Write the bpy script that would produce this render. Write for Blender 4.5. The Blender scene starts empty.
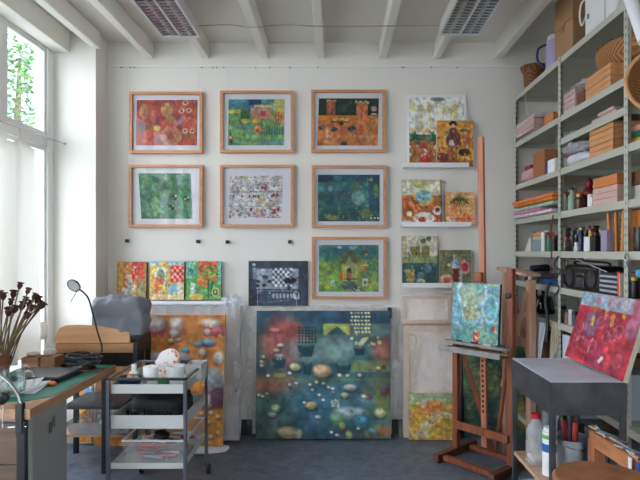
import bpy, bmesh, math, random
import numpy as np
from mathutils import Vector, Matrix, noise as mnoise
C = bpy.context.scene
COL = C.collection
F = 540.0; CX = 337.0; CY = 251.0; EYE = 1.5; D = 4.43
def X_(px, Y): return (px-CX)/F*Y
def Z_(py, Y): return EYE-(py-CY)/F*Y
def P(px, py, Y): return Vector((X_(px, Y), Y, Z_(py, Y)))
def lin(c):
    c = c/255.0
    return c/12.92 if c <= .04045 else ((c+.055)/1.055)**2.4
def L3(c, g=1.0): return tuple(min(.93, lin(v)*g) for v in c)
# ------------------------------------------------ materials
MATS = {}
def new_mat(name):
    m = bpy.data.materials.new(name); m.use_nodes = True
    nt = m.node_tree; b = nt.nodes['Principled BSDF']
    return m, nt, b
def mat(name, col, rough=.6, metal=0, var=.0, scale=8, bump=0, bscale=40, stretch=None, trans=0, alpha=1, coat=0, sheen=0):
    if name in MATS: return MATS[name]
    m, nt, b = new_mat(name)
    c = L3(col)
    b.inputs['Base Color'].default_value = (*c, 1)
    b.inputs['Roughness'].default_value = rough
    b.inputs['Metallic'].default_value = metal
    b.inputs['Transmission Weight'].default_value = trans
    b.inputs['Coat Weight'].default_value = coat
    b.inputs['Alpha'].default_value = alpha
    if var or bump:
        tc = nt.nodes.new('ShaderNodeTexCoord'); mp = nt.nodes.new('ShaderNodeMapping')
        nt.links.new(tc.outputs['Object'], mp.inputs[0])
        if stretch: mp.inputs['Scale'].default_value = stretch
    if var:
        n = nt.nodes.new('ShaderNodeTexNoise'); n.inputs['Scale'].default_value = scale; n.inputs['Detail'].default_value = 5
        nt.links.new(mp.outputs[0], n.inputs['Vector'])
        r = nt.nodes.new('ShaderNodeValToRGB')
        r.color_ramp.elements[0].position = .3; r.color_ramp.elements[1].position = .7
        r.color_ramp.elements[0].color = (*[max(0, v*(1-var)) for v in c], 1)
        r.color_ramp.elements[1].color = (*[min(.95, v*(1+var)) for v in c], 1)
        nt.links.new(n.outputs[0], r.inputs[0]); nt.links.new(r.outputs[0], b.inputs['Base Color'])
    if bump:
        n2 = nt.nodes.new('ShaderNodeTexNoise'); n2.inputs['Scale'].default_value = bscale; n2.inputs['Detail'].default_value = 4
        nt.links.new(mp.outputs[0], n2.inputs['Vector'])
        bp = nt.nodes.new('ShaderNodeBump'); bp.inputs['Strength'].default_value = bump; bp.inputs['Distance'].default_value = .01
        nt.links.new(n2.outputs[0], bp.inputs['Height']); nt.links.new(bp.outputs[0], b.inputs['Normal'])
    MATS[name] = m
    return m
def film(name, tint=(235,238,245), haze=.25, bscale=30, glossy=.12):
    """thin clear plastic: mostly see-through, a little milky, crumpled highlights"""
    if name in MATS: return MATS[name]
    m, nt, b = new_mat(name); out = nt.nodes['Material Output']
    tc = nt.nodes.new('ShaderNodeTexCoord')
    n = nt.nodes.new('ShaderNodeTexNoise'); n.inputs['Scale'].default_value = bscale*.3; n.inputs['Detail'].default_value = 2; n.inputs['Distortion'].default_value = 1.2
    nt.links.new(tc.outputs['Object'], n.inputs['Vector'])
    bp = nt.nodes.new('ShaderNodeBump'); bp.inputs['Strength'].default_value = .5; bp.inputs['Distance'].default_value = .02
    nt.links.new(n.outputs[0], bp.inputs['Height'])
    b.inputs['Base Color'].default_value = (*L3(tint), 1); b.inputs['Roughness'].default_value = .22
    nt.links.new(bp.outputs[0], b.inputs['Normal'])
    tr = nt.nodes.new('ShaderNodeBsdfTransparent'); mx = nt.nodes.new('ShaderNodeMixShader')
    r = nt.nodes.new('ShaderNodeMapRange')
    r.inputs['From Min'].default_value = .35; r.inputs['From Max'].default_value = .7
    r.inputs['To Min'].default_value = max(0, haze-.06); r.inputs['To Max'].default_value = haze+.14
    nt.links.new(n.outputs[0], r.inputs['Value']); nt.links.new(r.outputs[0], mx.inputs[0])
    nt.links.new(tr.outputs[0], mx.inputs[1]); nt.links.new(b.outputs[0], mx.inputs[2])
    nt.links.new(mx.outputs[0], out.inputs['Surface'])
    MATS[name] = m
    return m
def thin_glass(name, tint=(250,252,252), refl=1.0):
    if name in MATS: return MATS[name]
    m, nt, b = new_mat(name); out = nt.nodes['Material Output']; nt.nodes.remove(b)
    ge = nt.nodes.new('ShaderNodeNewGeometry'); dp = nt.nodes.new('ShaderNodeVectorMath'); dp.operation = 'DOT_PRODUCT'
    nt.links.new(ge.outputs['Incoming'], dp.inputs[0]); nt.links.new(ge.outputs['Normal'], dp.inputs[1])
    def mm(op, a_, v_):
        n_ = nt.nodes.new('ShaderNodeMath'); n_.operation = op
        for i_, q_ in enumerate((a_, v_)):
            if q_ is None: continue
            if isinstance(q_, (int, float)): n_.inputs[i_].default_value = q_
            else: nt.links.new(q_, n_.inputs[i_])
        return n_
    ab = mm('ABSOLUTE', dp.outputs['Value'], None); om = mm('SUBTRACT', 1.0, ab.outputs[0]); p5 = mm('POWER', om.outputs[0], 5.0)
    fr = mm('MULTIPLY_ADD', p5.outputs[0], .96); fr.inputs[2].default_value = .035
    ml = nt.nodes.new('ShaderNodeMath'); ml.operation = 'MULTIPLY'; ml.inputs[1].default_value = refl
    tr = nt.nodes.new('ShaderNodeBsdfTransparent'); tr.inputs[0].default_value = (*L3(tint), 1)
    gl = nt.nodes.new('ShaderNodeBsdfGlossy'); gl.inputs['Roughness'].default_value = .02
    mx = nt.nodes.new('ShaderNodeMixShader')
    nt.links.new(fr.outputs[0], ml.inputs[0]); nt.links.new(ml.outputs[0], mx.inputs[0])
    nt.links.new(tr.outputs[0], mx.inputs[1]); nt.links.new(gl.outputs[0], mx.inputs[2]); nt.links.new(mx.outputs[0], out.inputs['Surface'])
    MATS[name] = m
    return m
def wood(name, c1, c2, scale=3, rough=.45, axis=0, spec=.4):
    """streaky grain along an axis of the object"""
    if name in MATS: return MATS[name]
    m, nt, b = new_mat(name)
    tc = nt.nodes.new('ShaderNodeTexCoord'); mp = nt.nodes.new('ShaderNodeMapping')
    s = [14, 14, 14]; s[axis] = 1.0
    mp.inputs['Scale'].default_value = s
    nt.links.new(tc.outputs['Object'], mp.inputs[0])
    n = nt.nodes.new('ShaderNodeTexNoise'); n.inputs['Scale'].default_value = scale; n.inputs['Detail'].default_value = 6; n.inputs['Distortion'].default_value = .6
    nt.links.new(mp.outputs[0], n.inputs['Vector'])
    r = nt.nodes.new('ShaderNodeValToRGB'); r.color_ramp.elements[0].position = .32; r.color_ramp.elements[1].position = .68
    r.color_ramp.elements[0].color = (*L3(c1), 1); r.color_ramp.elements[1].color = (*L3(c2), 1)
    nt.links.new(n.outputs[0], r.inputs[0]); nt.links.new(r.outputs[0], b.inputs['Base Color'])
    b.inputs['Roughness'].default_value = rough
    bp = nt.nodes.new('ShaderNodeBump'); bp.inputs['Strength'].default_value = .15; bp.inputs['Distance'].default_value = .002
    nt.links.new(n.outputs[0], bp.inputs['Height']); nt.links.new(bp.outputs[0], b.inputs['Normal'])
    MATS[name] = m
    return m
def weave(name, c1, c2, s=60):
    if name in MATS: return MATS[name]
    m, nt, b = new_mat(name)
    tc = nt.nodes.new('ShaderNodeTexCoord')
    w1 = nt.nodes.new('ShaderNodeTexWave'); w1.bands_direction = 'Z'; w1.inputs['Scale'].default_value = s*.7; w1.inputs['Distortion'].default_value = .3
    w2 = nt.nodes.new('ShaderNodeTexWave'); w2.bands_direction = 'DIAGONAL'; w2.inputs['Scale'].default_value = s*.5; w2.inputs['Distortion'].default_value = .4
    for w in (w1, w2): nt.links.new(tc.outputs['Object'], w.inputs['Vector'])
    mu = nt.nodes.new('ShaderNodeMath'); mu.operation = 'MULTIPLY'
    nt.links.new(w1.outputs[1], mu.inputs[0]); nt.links.new(w2.outputs[1], mu.inputs[1])
    r = nt.nodes.new('ShaderNodeValToRGB'); r.color_ramp.elements[1].position = .6
    r.color_ramp.elements[0].color = (*L3(c1), 1); r.color_ramp.elements[1].color = (*L3(c2), 1)
    nt.links.new(mu.outputs[0], r.inputs[0]); nt.links.new(r.outputs[0], b.inputs['Base Color'])
    bp = nt.nodes.new('ShaderNodeBump'); bp.inputs['Strength'].default_value = .6; bp.inputs['Distance'].default_value = .004
    nt.links.new(mu.outputs[0], bp.inputs['Height']); nt.links.new(bp.outputs[0], b.inputs['Normal'])
    b.inputs['Roughness'].default_value = .6
    MATS[name] = m
    return m
def paint_mat(name, rough=.55):
    if name in MATS: return MATS[name]
    m, nt, b = new_mat(name)
    a = nt.nodes.new('ShaderNodeVertexColor'); a.layer_name = 'pigment'
    nt.links.new(a.outputs[0], b.inputs['Base Color']); b.inputs['Roughness'].default_value = rough
    b.inputs['Specular IOR Level'].default_value = .3
    MATS[name] = m
    return m
# ------------------------------------------------ mesh helpers
def BM(): return bmesh.new()
def _merge(bm, t):
    me = bpy.data.meshes.new('tmp'); t.to_mesh(me); t.free(); bm.from_mesh(me); bpy.data.meshes.remove(me)
def box(bm, x0, x1, y0, y1, z0, z1, bev=0, M=None, seg=2):
    t = bmesh.new(); bmesh.ops.create_cube(t, size=1)
    for v in t.verts: v.co = Vector(((x0+x1)/2+v.co.x*(x1-x0), (y0+y1)/2+v.co.y*(y1-y0), (z0+z1)/2+v.co.z*(z1-z0)))
    if bev: bmesh.ops.bevel(t, geom=t.edges[:], offset=bev, segments=seg, affect='EDGES', profile=.5)
    if M is not None: t.transform(M)
    _merge(bm, t); return bm
def bar(bm, p, q, w, h, bev=.002, up=(0,0,1)):
    """rectangular bar from p to q; w across, h along 'up'"""
    p = Vector(p); q = Vector(q); d = (q-p); L = d.length; d.normalize(); up = Vector(up)
    if abs(d.dot(up)) > .98: up = Vector((0, 1, 0))
    s = d.cross(up).normalized(); u = s.cross(d).normalized()
    M = Matrix((( d.x, s.x, u.x, p.x), (d.y, s.y, u.y, p.y), (d.z, s.z, u.z, p.z), (0, 0, 0, 1)))
    return box(bm, 0, L, -w/2, w/2, -h/2, h/2, bev, M, 1)
def tube(bm, pts, r, n=10, cap=True):
    pts = [Vector(p) for p in pts]; rs = r if isinstance(r, (list, tuple)) else [r]*len(pts)
    rings = []; prev = None
    for i, p in enumerate(pts):
        a = pts[max(0, i-1)]; b = pts[min(len(pts)-1, i+1)]; d = (b-a).normalized()
        if prev is None:
            ref = Vector((0, 0, 1)) if abs(d.z) < .9 else Vector((1, 0, 0)); s = d.cross(ref).normalized()
        else:
            s = (prev-d*prev.dot(d)).normalized()
        prev = s; u = d.cross(s)
        rings.append([bm.verts.new(p+(s*math.cos(2*math.pi*k/n)+u*math.sin(2*math.pi*k/n))*rs[i]) for k in range(n)])
    for a, b in zip(rings, rings[1:]):
        for k in range(n): bm.faces.new((a[k], a[(k+1) % n], b[(k+1) % n], b[k]))
    if cap:
        bm.faces.new(rings[0][::-1]); bm.faces.new(rings[-1])
    return bm
def spline(pts, k=6):
    pts = [Vector(p) for p in pts]; out = []
    for i in range(len(pts)-1):
        p0 = pts[max(0, i-1)]; p1 = pts[i]; p2 = pts[i+1]; p3 = pts[min(len(pts)-1, i+2)]
        for j in range(k):
            t = j/k
            out.append(.5*((2*p1)+(-p0+p2)*t+(2*p0-5*p1+4*p2-p3)*t*t+(-p0+3*p1-3*p2+p3)*t**3))
    out.append(pts[-1]); return out
def lathe(bm, prof, n=20, c=(0, 0, 0), sx=1, sy=1, M=None):
    t = bmesh.new(); rings = []
    for r, z in prof:
        if r < 1e-5: rings.append([t.verts.new((0, 0, z))])
        else: rings.append([t.verts.new((r*sx*math.cos(2*math.pi*k/n), r*sy*math.sin(2*math.pi*k/n), z)) for k in range(n)])
    for a, b in zip(rings, rings[1:]):
        for k in range(n):
            k2 = (k+1) % n
            if len(a) == 1 and len(b) == 1: continue
            if len(a) == 1: t.faces.new((a[0], b[k2], b[k]))
            elif len(b) == 1: t.faces.new((a[k], a[k2], b[0]))
            else: t.faces.new((a[k], a[k2], b[k2], b[k]))
    bmesh.ops.recalc_face_normals(t, faces=t.faces[:])
    if M is not None: t.transform(M)
    t.transform(Matrix.Translation(c)); _merge(bm, t); return bm
def blob(bm, x0, x1, y0, y1, z0, z1, pw=3.5, amp=.01, fr=8, seed=0, n=24, flat=True):
    """a lumpy rounded block (bags, cloth, stones)"""
    t = bmesh.new(); bmesh.ops.create_uvsphere(t, u_segments=n, v_segments=n//2+4, radius=1)
    off = Vector((seed*3.7, seed*1.3, seed*5.1))
    for v in t.verts:
        c = v.co; k = (abs(c.x)**pw+abs(c.y)**pw+abs(c.z)**pw)**(-1/pw); c = c*k
        w = Vector(((x0+x1)/2+c.x*(x1-x0)/2, (y0+y1)/2+c.y*(y1-y0)/2, (z0+z1)/2+c.z*(z1-z0)/2))
        nv = mnoise.noise(w*fr+off)+.5*mnoise.noise(w*fr*2.3+off)
        w += c.normalized()*nv*amp
        if flat and w.z < z0: w.z = z0
        v.co = w
    _merge(bm, t); return bm
def ring_frame(bm, w, h, t, y0, y1):
    """a mitred rectangular frame, centred in x, z from 0 to h, front y0, back y1"""
    o = [(-w/2, 0), (w/2, 0), (w/2, h), (-w/2, h)]; i = [(-w/2+t, t), (w/2-t, t), (w/2-t, h-t), (-w/2+t, h-t)]
    V = [[bm.verts.new((x, y, z)) for x, z in r] for r in (o, i) for y in (y0, y1)]
    of, ob, nf, nb = V
    for k in range(4):
        j = (k+1) % 4
        bm.faces.new((of[k], of[j], nf[j], nf[k])); bm.faces.new((ob[k], nb[k], nb[j], ob[j]))
        bm.faces.new((of[k], ob[k], ob[j], of[j])); bm.faces.new((nf[k], nf[j], nb[j], nb[k]))
    bmesh.ops.recalc_face_normals(bm, faces=bm.faces[:]); return bm
def sheet(bm, fn, nu=20, nv=20):
    g = [[bm.verts.new(fn(i/nu, j/nv)) for i in range(nu+1)] for j in range(nv+1)]
    for j in range(nv):
        for i in range(nu): bm.faces.new((g[j][i], g[j][i+1], g[j+1][i+1], g[j+1][i]))
    return bm
def link(name, bm, m, parent=None, smooth=False):
    me = bpy.data.meshes.new(name); bm.to_mesh(me); bm.free()
    o = bpy.data.objects.new(name, me); COL.objects.link(o)
    if isinstance(m, (list, tuple)):
        for k in m: me.materials.append(k)
    else: me.materials.append(m)
    if smooth:
        me.polygons.foreach_set('use_smooth', [True]*len(me.polygons))
        if smooth != 'all': me.set_sharp_from_angle(angle=math.radians(40))
    if parent is not None: o.parent = parent
    return o
def tag(o, label, cat, group=None):
    o['label'] = label; o['category'] = cat
    if group: o['group'] = group
    return o
def thing(name, label, cat, loc=(0, 0, 0), rz=0, group=None, rx=0):
    o = bpy.data.objects.new(name, None); o.empty_display_size = .1; COL.objects.link(o)
    o.location = loc; o.rotation_euler = (rx, 0, rz)
    return tag(o, label, cat, group)
def solo(name, bm, m, label, cat, loc=(0, 0, 0), rz=0, group=None, smooth=False, rot=None):
    o = link(name, bm, m, None, smooth); o.location = loc; o.rotation_euler = rot or (0, 0, rz)
    return tag(o, label, cat, group)
def struct(name, bm, m, smooth=False):
    o = link(name, bm, m, None, smooth); o['kind'] = 'structure'; return o
def solidify(o, t, off=0):
    s = o.modifiers.new('solid', 'SOLIDIFY'); s.thickness = t; s.offset = off; return o
def copy_tree(o, parent=None):
    c = o.copy(); COL.objects.link(c)
    if parent is not None: c.parent = parent
    for ch in list(o.children): copy_tree(ch, c)
    return c
# ------------------------------------------------ shared materials
M_wall = mat('white_plaster', (226,223,215), .85, var=.015, scale=1.5, bump=.08, bscale=120)
M_beam = mat('white_painted_timber', (228,226,218), .6, var=.02, scale=3)
M_frame_w = mat('white_window_paint', (226,226,224), .35)
M_black = mat('black_metal', (28,28,30), .4)
M_blackp = mat('black_plastic', (20,21,23), .32)
M_chrome = mat('brushed_steel', (170,172,176), .25, metal=1)
M_oak = wood('frame_oak', (186,128,86), (208,152,108), 2, .45)
M_beech = wood('beech_wood', (176,124,84), (204,154,112), 2, .5)
M_redwood = wood('oiled_easel_wood', (118,62,38), (158,88,56), 2.5, .45, axis=2)
M_palewood = wood('pale_pine', (196,148,122), (220,178,150), 2.5, .5, axis=2)
M_ply = wood('plywood', (182,146,116), (204,170,140), 3, .55)
M_white = mat('white_plastic', (232,232,230), .4)
M_card = mat('brown_cardboard', (168,128,92), .8, var=.06, scale=6)
M_linen = mat('linen_canvas_back', (240,228,216), .9, var=.03, scale=30, bump=.1, bscale=300)
M_edge = mat('canvas_edge', (196,188,170), .8, var=.08, scale=12)
M_edge_dark = mat('dark_canvas_edge', (62,48,40), .7)
M_paper = mat('white_paper', (238,238,242), .7)
M_film = film('clear_plastic_wrap', haze=.09)
M_film_thick = film('milky_plastic_wrap', haze=.34, bscale=10)
M_glass = thin_glass('picture_glass', (254,255,255), refl=.4)
M_wglass = thin_glass('window_glass', (254,255,255), refl=.5)
M_jar = thin_glass('jar_glass', (240,246,245), 3.2)
M_art = paint_mat('dry_pigment')
# ------------------------------------------------ painting engine: pigment colours per point of a fine grid
def sst(x): x = np.clip(x, 0, 1); return x*x*(3-2*x)
def vnoise(h, w, cells, rng):
    cy = max(2, int(cells*h/w)); g = rng.random((cy+2, cells+2))
    y = np.linspace(0, cy, h); x = np.linspace(0, cells, w); yi = y.astype(int); xi = x.astype(int)
    fy = sst(y-yi)[:, None]; fx = sst(x-xi)[None]
    a = g[yi][:, xi]; b = g[yi][:, xi+1]; c = g[yi+1][:, xi]; d = g[yi+1][:, xi+1]
    return (a*(1-fx)+b*fx)*(1-fy)+(c*(1-fx)+d*fx)*fy
class Art:
    def __init__(s, w, h, base, seed=1):
        s.w, s.h = w, h; s.rng = np.random.default_rng(seed)
        s.a = np.ones((h, w, 3))*np.array(base, float)
        s.U, s.V = np.meshgrid(np.linspace(0, 1, w), np.linspace(0, 1, h))
    def put(s, m, c, a=1):
        m = (m*a)[..., None]; s.a = s.a*(1-m)+np.array(c, float)*m; return s
    def rect(s, x0, y0, x1, y1, c, a=1, f=.012):
        m = sst((s.U-x0)/f+.5)*sst((x1-s.U)/f+.5)*sst((s.V-y0)/f+.5)*sst((y1-s.V)/f+.5); return s.put(m, c, a)
    def ell(s, x, y, rx, ry, c, a=1, ang=0, f=.25):
        co, si = math.cos(ang), math.sin(ang); u = s.U-x; v = s.V-y
        d = np.sqrt(((u*co+v*si)/rx)**2+((-u*si+v*co)/ry)**2); return s.put(sst((1-d)/f+.5), c, a)
    def ring(s, x, y, rx, ry, t, c, a=1):
        d = np.sqrt(((s.U-x)/rx)**2+((s.V-y)/ry)**2); return s.put(sst(1-abs(d-1)/t), c, a)
    def line(s, x0, y0, x1, y1, wd, c, a=1):
        dx, dy = x1-x0, y1-y0; L = dx*dx+dy*dy+1e-9; t = np.clip(((s.U-x0)*dx+(s.V-y0)*dy)/L, 0, 1)
        d = np.hypot(s.U-x0-t*dx, s.V-y0-t*dy); return s.put(sst(1.3-d/wd), c, a)
    def poly(s, pts, c, a=1, f=.012):
        m = np.ones_like(s.U); n = len(pts)
        for i in range(n):
            x0, y0 = pts[i]; x1, y1 = pts[(i+1) % n]; L = math.hypot(x1-x0, y1-y0)
            m = m*sst(((x1-x0)*(s.V-y0)-(y1-y0)*(s.U-x0))/L/f+.5)
        return s.put(m, c, a)
    def mott(s, amp, cells=10, chroma=.5):
        n = vnoise(s.h, s.w, cells, s.rng)-.5
        for k in range(3):
            q = n*(1-chroma)+(vnoise(s.h, s.w, cells, s.rng)-.5)*chroma
            s.a[..., k] *= 1+q*amp*2
        return s
    def wash(s, c, cells=5, lo=.5, a=.7, box=None):
        m = sst((vnoise(s.h, s.w, cells, s.rng)-lo)*4)
        if box: m = m*sst((s.U-box[0])/.03)*sst((box[2]-s.U)/.03)*sst((s.V-box[1])/.03)*sst((box[3]-s.V)/.03)
        return s.put(m, c, a)
    def dots(s, n, box, r, cols, a=.8, asp=1, soft=.4):
        for i in range(n):
            x = box[0]+s.rng.random()*(box[2]-box[0]); y = box[1]+s.rng.random()*(box[3]-box[1]); q = r*(.5+s.rng.random())
            s.ell(x, y, q, q*asp*(.7+.6*s.rng.random()), cols[int(s.rng.integers(len(cols)))], a, s.rng.random()*3, soft)
        return s
    def strokes(s, n, box, L, wd, cols, a=.6, ang=None):
        for i in range(n):
            x = box[0]+s.rng.random()*(box[2]-box[0]); y = box[1]+s.rng.random()*(box[3]-box[1])
            t = s.rng.random()*6.28 if ang is None else ang+(s.rng.random()-.5)*.6; l = L*(.4+s.rng.random())
            s.line(x, y, x+math.cos(t)*l, y+math.sin(t)*l, wd*(.6+.8*s.rng.random()), cols[int(s.rng.integers(len(cols)))], a)
        return s
    def stone(s, x, y, rx, ry, c=(215,205,195), sh=(70,50,70), ang=0):
        s.ell(x+rx*.1, y+ry*.75, rx*1.15, ry*.9, sh, .7, ang, .7)
        s.ell(x, y, rx, ry, [v*.72 for v in c], .95, ang, .45); s.ell(x-rx*.1, y-ry*.25, rx*.75, ry*.6, c, .85, ang, .9)
        return s
    def crop(s, x0, x1, y0, y1):
        s.a = s.a[y0:y1, x0:x1].copy(); s.h, s.w = s.a.shape[:2]; s.U, s.V = np.meshgrid(np.linspace(0, 1, s.w), np.linspace(0, 1, s.h))
    def pot(s, x, y, w, h, c):
        return s.poly([(x-w/2, y), (x+w/2, y), (x+w*.36, y+h), (x-w*.36, y+h)], c)
def art_face(art, w, h, y, parent, gain, name='painting', warp=(0, 0, 0, 0)):
    """the painted surface as a fine grid on the front, z up from 0; warp skews the sheet's corners a little"""
    W, H = art.w, art.h
    g = np.empty((H, W, 3)); tl, tr, br, bl = warp
    xl = -w/2+(tl*(1-art.V)+bl*art.V); xr = w/2+(tr*(1-art.V)+br*art.V)
    g[..., 0] = xl+(xr-xl)*art.U; g[..., 1] = y; g[..., 2] = h*(1-art.V)
    idx = np.arange(H*W).reshape(H, W)
    q = np.stack([idx[:-1, :-1], idx[1:, :-1], idx[1:, 1:], idx[:-1, 1:]], -1).reshape(-1, 4)
    me = bpy.data.meshes.new(name); me.from_pydata(g.reshape(-1, 3).tolist(), [], q.tolist())
    if W > 40:
        r2 = np.random.default_rng(W+H*3); src = art.a.copy()
        for k in range(int(260*(W/110)**1.3)):
            x, y_ = r2.random(2); c_ = src[int(y_*(H-1)), int(x*(W-1))]*(1+(r2.random(3)-.5)*.3+(r2.random()-.5)*.42); t_ = r2.choice([0, 1.57, r2.random()*3.1]); l_ = .01+.035*r2.random()*110/W
            art.line(x, y_, x+math.cos(t_)*l_, y_+math.sin(t_)*l_, (.007+.008*r2.random())*110/W, c_, .5)
    q_ = np.ones((H, W)); rr = np.random.default_rng(W*7+H)
    for cells, am in ((14, .16), (34, .14)): q_ *= 1+(vnoise(H, W, cells, rr)-.5)*am*2
    lum = art.a.mean(-1, keepdims=True); art.a = (art.a*.88+lum*.12)*q_[..., None]
    c = np.clip(art.a, 0, 255)/255; c = np.where(c <= .04045, c/12.92, ((c+.055)/1.055)**2.4)*gain
    rgba = np.ones((H*W, 4), np.float32); rgba[:, :3] = np.clip(c, 0, .93).reshape(-1, 3)
    at = me.color_attributes.new('pigment', 'FLOAT_COLOR', 'POINT'); at.data.foreach_set('color', rgba.ravel())
    me.materials.append(M_art)
    o = bpy.data.objects.new(name, me); COL.objects.link(o); o.parent = parent; return o
def framed(label, px0, py0, px1, py1, inner, art, gain=1.12, warp=(0, 0, 0, 0), group='oak-framed pictures on the white wall'):
    Y = D-.004; w = X_(px1, Y)-X_(px0, Y); h = Z_(py0, Y)-Z_(py1, Y); zc = Z_(py1, Y)
    t = thing('framed_picture', label, 'picture', ((X_(px0, Y)+X_(px1, Y))/2, D-.0095, zc), 0, group)
    link('frame', ring_frame(BM(), w, h, .023, -.035, 0), M_oak, t)
    link('mat_board', box(BM(), -w/2+.02, w/2-.02, -.012, -.002, .02, h-.02), mat('mat_board_white', (236,238,244), .8), t)
    ix0, iy0, ix1, iy1 = inner; s = Y/F
    pw = (ix1-ix0)*s; ph = (iy1-iy0)*s
    f = art_face(art, pw, ph, 0, t, gain, 'painting', warp)
    f.location = ((ix0+ix1)/2*s-(px0+px1)/2*s, -.0135, (py1-iy1)*s)
    link('glass_pane', box(BM(), -w/2+.02, w/2-.02, -.024, -.022, .02, h-.02), M_glass, t)
    return t
def canvas(label, px0, py0, px1, py1, Y, art, gain=1.25, d=.02, lean=0, edge=None, zb=None, rz=0, group=None, name='canvas_painting', white=None):
    """a stretched canvas standing at depth Y (its foot's back edge)"""
    w = X_(px1, Y-d)-X_(px0, Y-d); z0 = Z_(py1, Y-d) if zb is None else zb; h = (Z_(py0, Y-d)-z0)/math.cos(lean)
    t = thing(name, label, 'painting', ((X_(px0, Y-d)+X_(px1, Y-d))/2, Y, z0), rz, group, rx=-lean)
    link('stretched_canvas', box(BM(), -w/2, w/2, -d, 0, 0, h, .0015), edge or M_edge, t)
    if white:
        f = art_face(art, w-2*white, h-2*white, -d-.0012, t, gain); f.location.z = white
    else: art_face(art, w-.002, h-.002, -d-.0012, t, gain).location.z = .001
    return t
R = math.radians
# ---- the framed works on paper
def a_red():
    a = Art(110, 84, (186,74,62), 3); a.mott(.25, 9); a.wash((150,60,80), 6, .5, .6).wash((214,96,60), 7, .55, .6)
    a.ell(.12,.25,.07,.16,(190,150,100),.7).ell(.5,.22,.1,.16,(196,160,92),.8).ell(.58,.45,.07,.14,(190,150,90),.7,-.6).ell(.27,.36,.05,.14,(214,130,100),.7)
    for r in (1, .75, .5): a.ring(.57,.8,.16*r,.18*r,.18,(218,190,120),.7)
    a.ell(.57,.6,.09,.07,(226,100,90),.7).ell(.73,.45,.04,.12,(140,130,150),.8,.5).ell(.6,.08,.07,.07,(130,70,90),.7)
    for x, y in ((.74,.24),(.86,.23),(.8,.06),(.35,.62),(.8,.68),(.92,.68)): a.ell(x,y,.05,.06,(226,196,160),.8).ell(x,y,.02,.025,(60,50,50),.9)
    a.ell(.08,.62,.08,.1,(70,90,60),.6).ell(.25,.6,.1,.08,(150,120,50),.6).ell(.84,.79,.05,.05,(120,150,50),.9).ell(.33,.62,.05,.05,(225,200,60),.8)
    a.dots(90, (0,0,1,1), .018, [(210,90,70),(150,50,60),(220,150,110),(120,70,90)], .5).ell(.97,.5,.04,.4,(190,140,80),.5); return a
def a_green():
    a = Art(110, 84, (92,148,108), 5); a.mott(.25, 10); a.wash((60,120,96), 6, .5, .7).wash((140,178,110), 7, .55, .6).wash((60,130,70), 8, .6, .6)
    a.strokes(90, (0,0,1,1), .16, .008, [(50,110,70),(150,190,140),(40,100,80),(110,170,90)], .6, 1.4)
    a.ell(.32,.12,.06,.08,(50,110,80),.9).ell(.82,.12,.07,.08,(60,130,100),.9).ell(.34,.32,.05,.06,(90,120,130),.8).ell(.42,.68,.05,.07,(130,150,180),.6)
    for x, y in ((.66,.53),(.9,.55),(.6,.75)): a.ell(x,y,.055,.065,(40,60,50),.9).ell(x+.03,y-.03,.02,.025,(225,215,180),1).ell(x-.03,y+.02,.015,.02,(210,200,170),1)
    a.rect(.8,.8,.98,1,(40,110,90),.5).dots(60, (0,0,1,1), .015, [(160,195,150),(50,100,70)], .6); return a
def a_castle():
    a = Art(110, 84, (110,158,92), 7); a.rect(0,0,1,.26,(70,134,160)); a.mott(.2, 8); a.wash((150,190,90), 7, .5, .6, (0,.5,1,1)).wash((70,150,130), 6, .55, .6)
    a.rect(.36,0,.58,.12,(20,60,96)).rect(0,.22,.22,.3,(200,190,60)).rect(.22,.23,.38,.42,(60,100,50),.9)
    a.rect(.4,.2,.76,.42,(196,140,110)).rect(.58,.25,.66,.36,(190,60,50)).rect(.46,.12,.78,.18,(220,190,120)).rect(.8,.0,1,.3,(220,196,90),.85).rect(.82,.27,.96,.5,(216,130,70)).rect(.93,.3,1,.6,(230,150,110),.8)
    for x in (.83,.88,.93): a.rect(x,.33,x+.025,.5,(150,70,40),.8)
    a.ell(.3,.47,.08,.05,(222,190,50)).ell(.5,.46,.08,.05,(226,180,60)).ell(.52,.66,.07,.09,(225,150,90)).ring(.52,.65,.08,.1,.15,(210,70,50),.9).ell(.52,.68,.03,.04,(200,60,40))
    a.poly([(.2,.65),(.28,.52),(.36,.65)],(70,100,130),.8).rect(.03,.7,.06,.78,(30,50,60)).ell(.04,.83,.045,.05,(200,60,50)).ell(.04,.83,.02,.02,(240,240,240)).ell(.05,.92,.03,.03,(40,60,40))
    for i in range(7): a.rect(.68+i*.045,.6,.7+i*.045,.76,(40,80,100),.85)
    for x in (.72,.9,.3,.5): a.ell(x,.82,.08,.05,(150,190,90),.7)
    a.dots(80, (0,.4,1,1), .02, [(60,130,60),(160,200,110),(90,160,140)], .6).rect(.6,.88,1,1,(90,150,170),.6); return a
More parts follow.
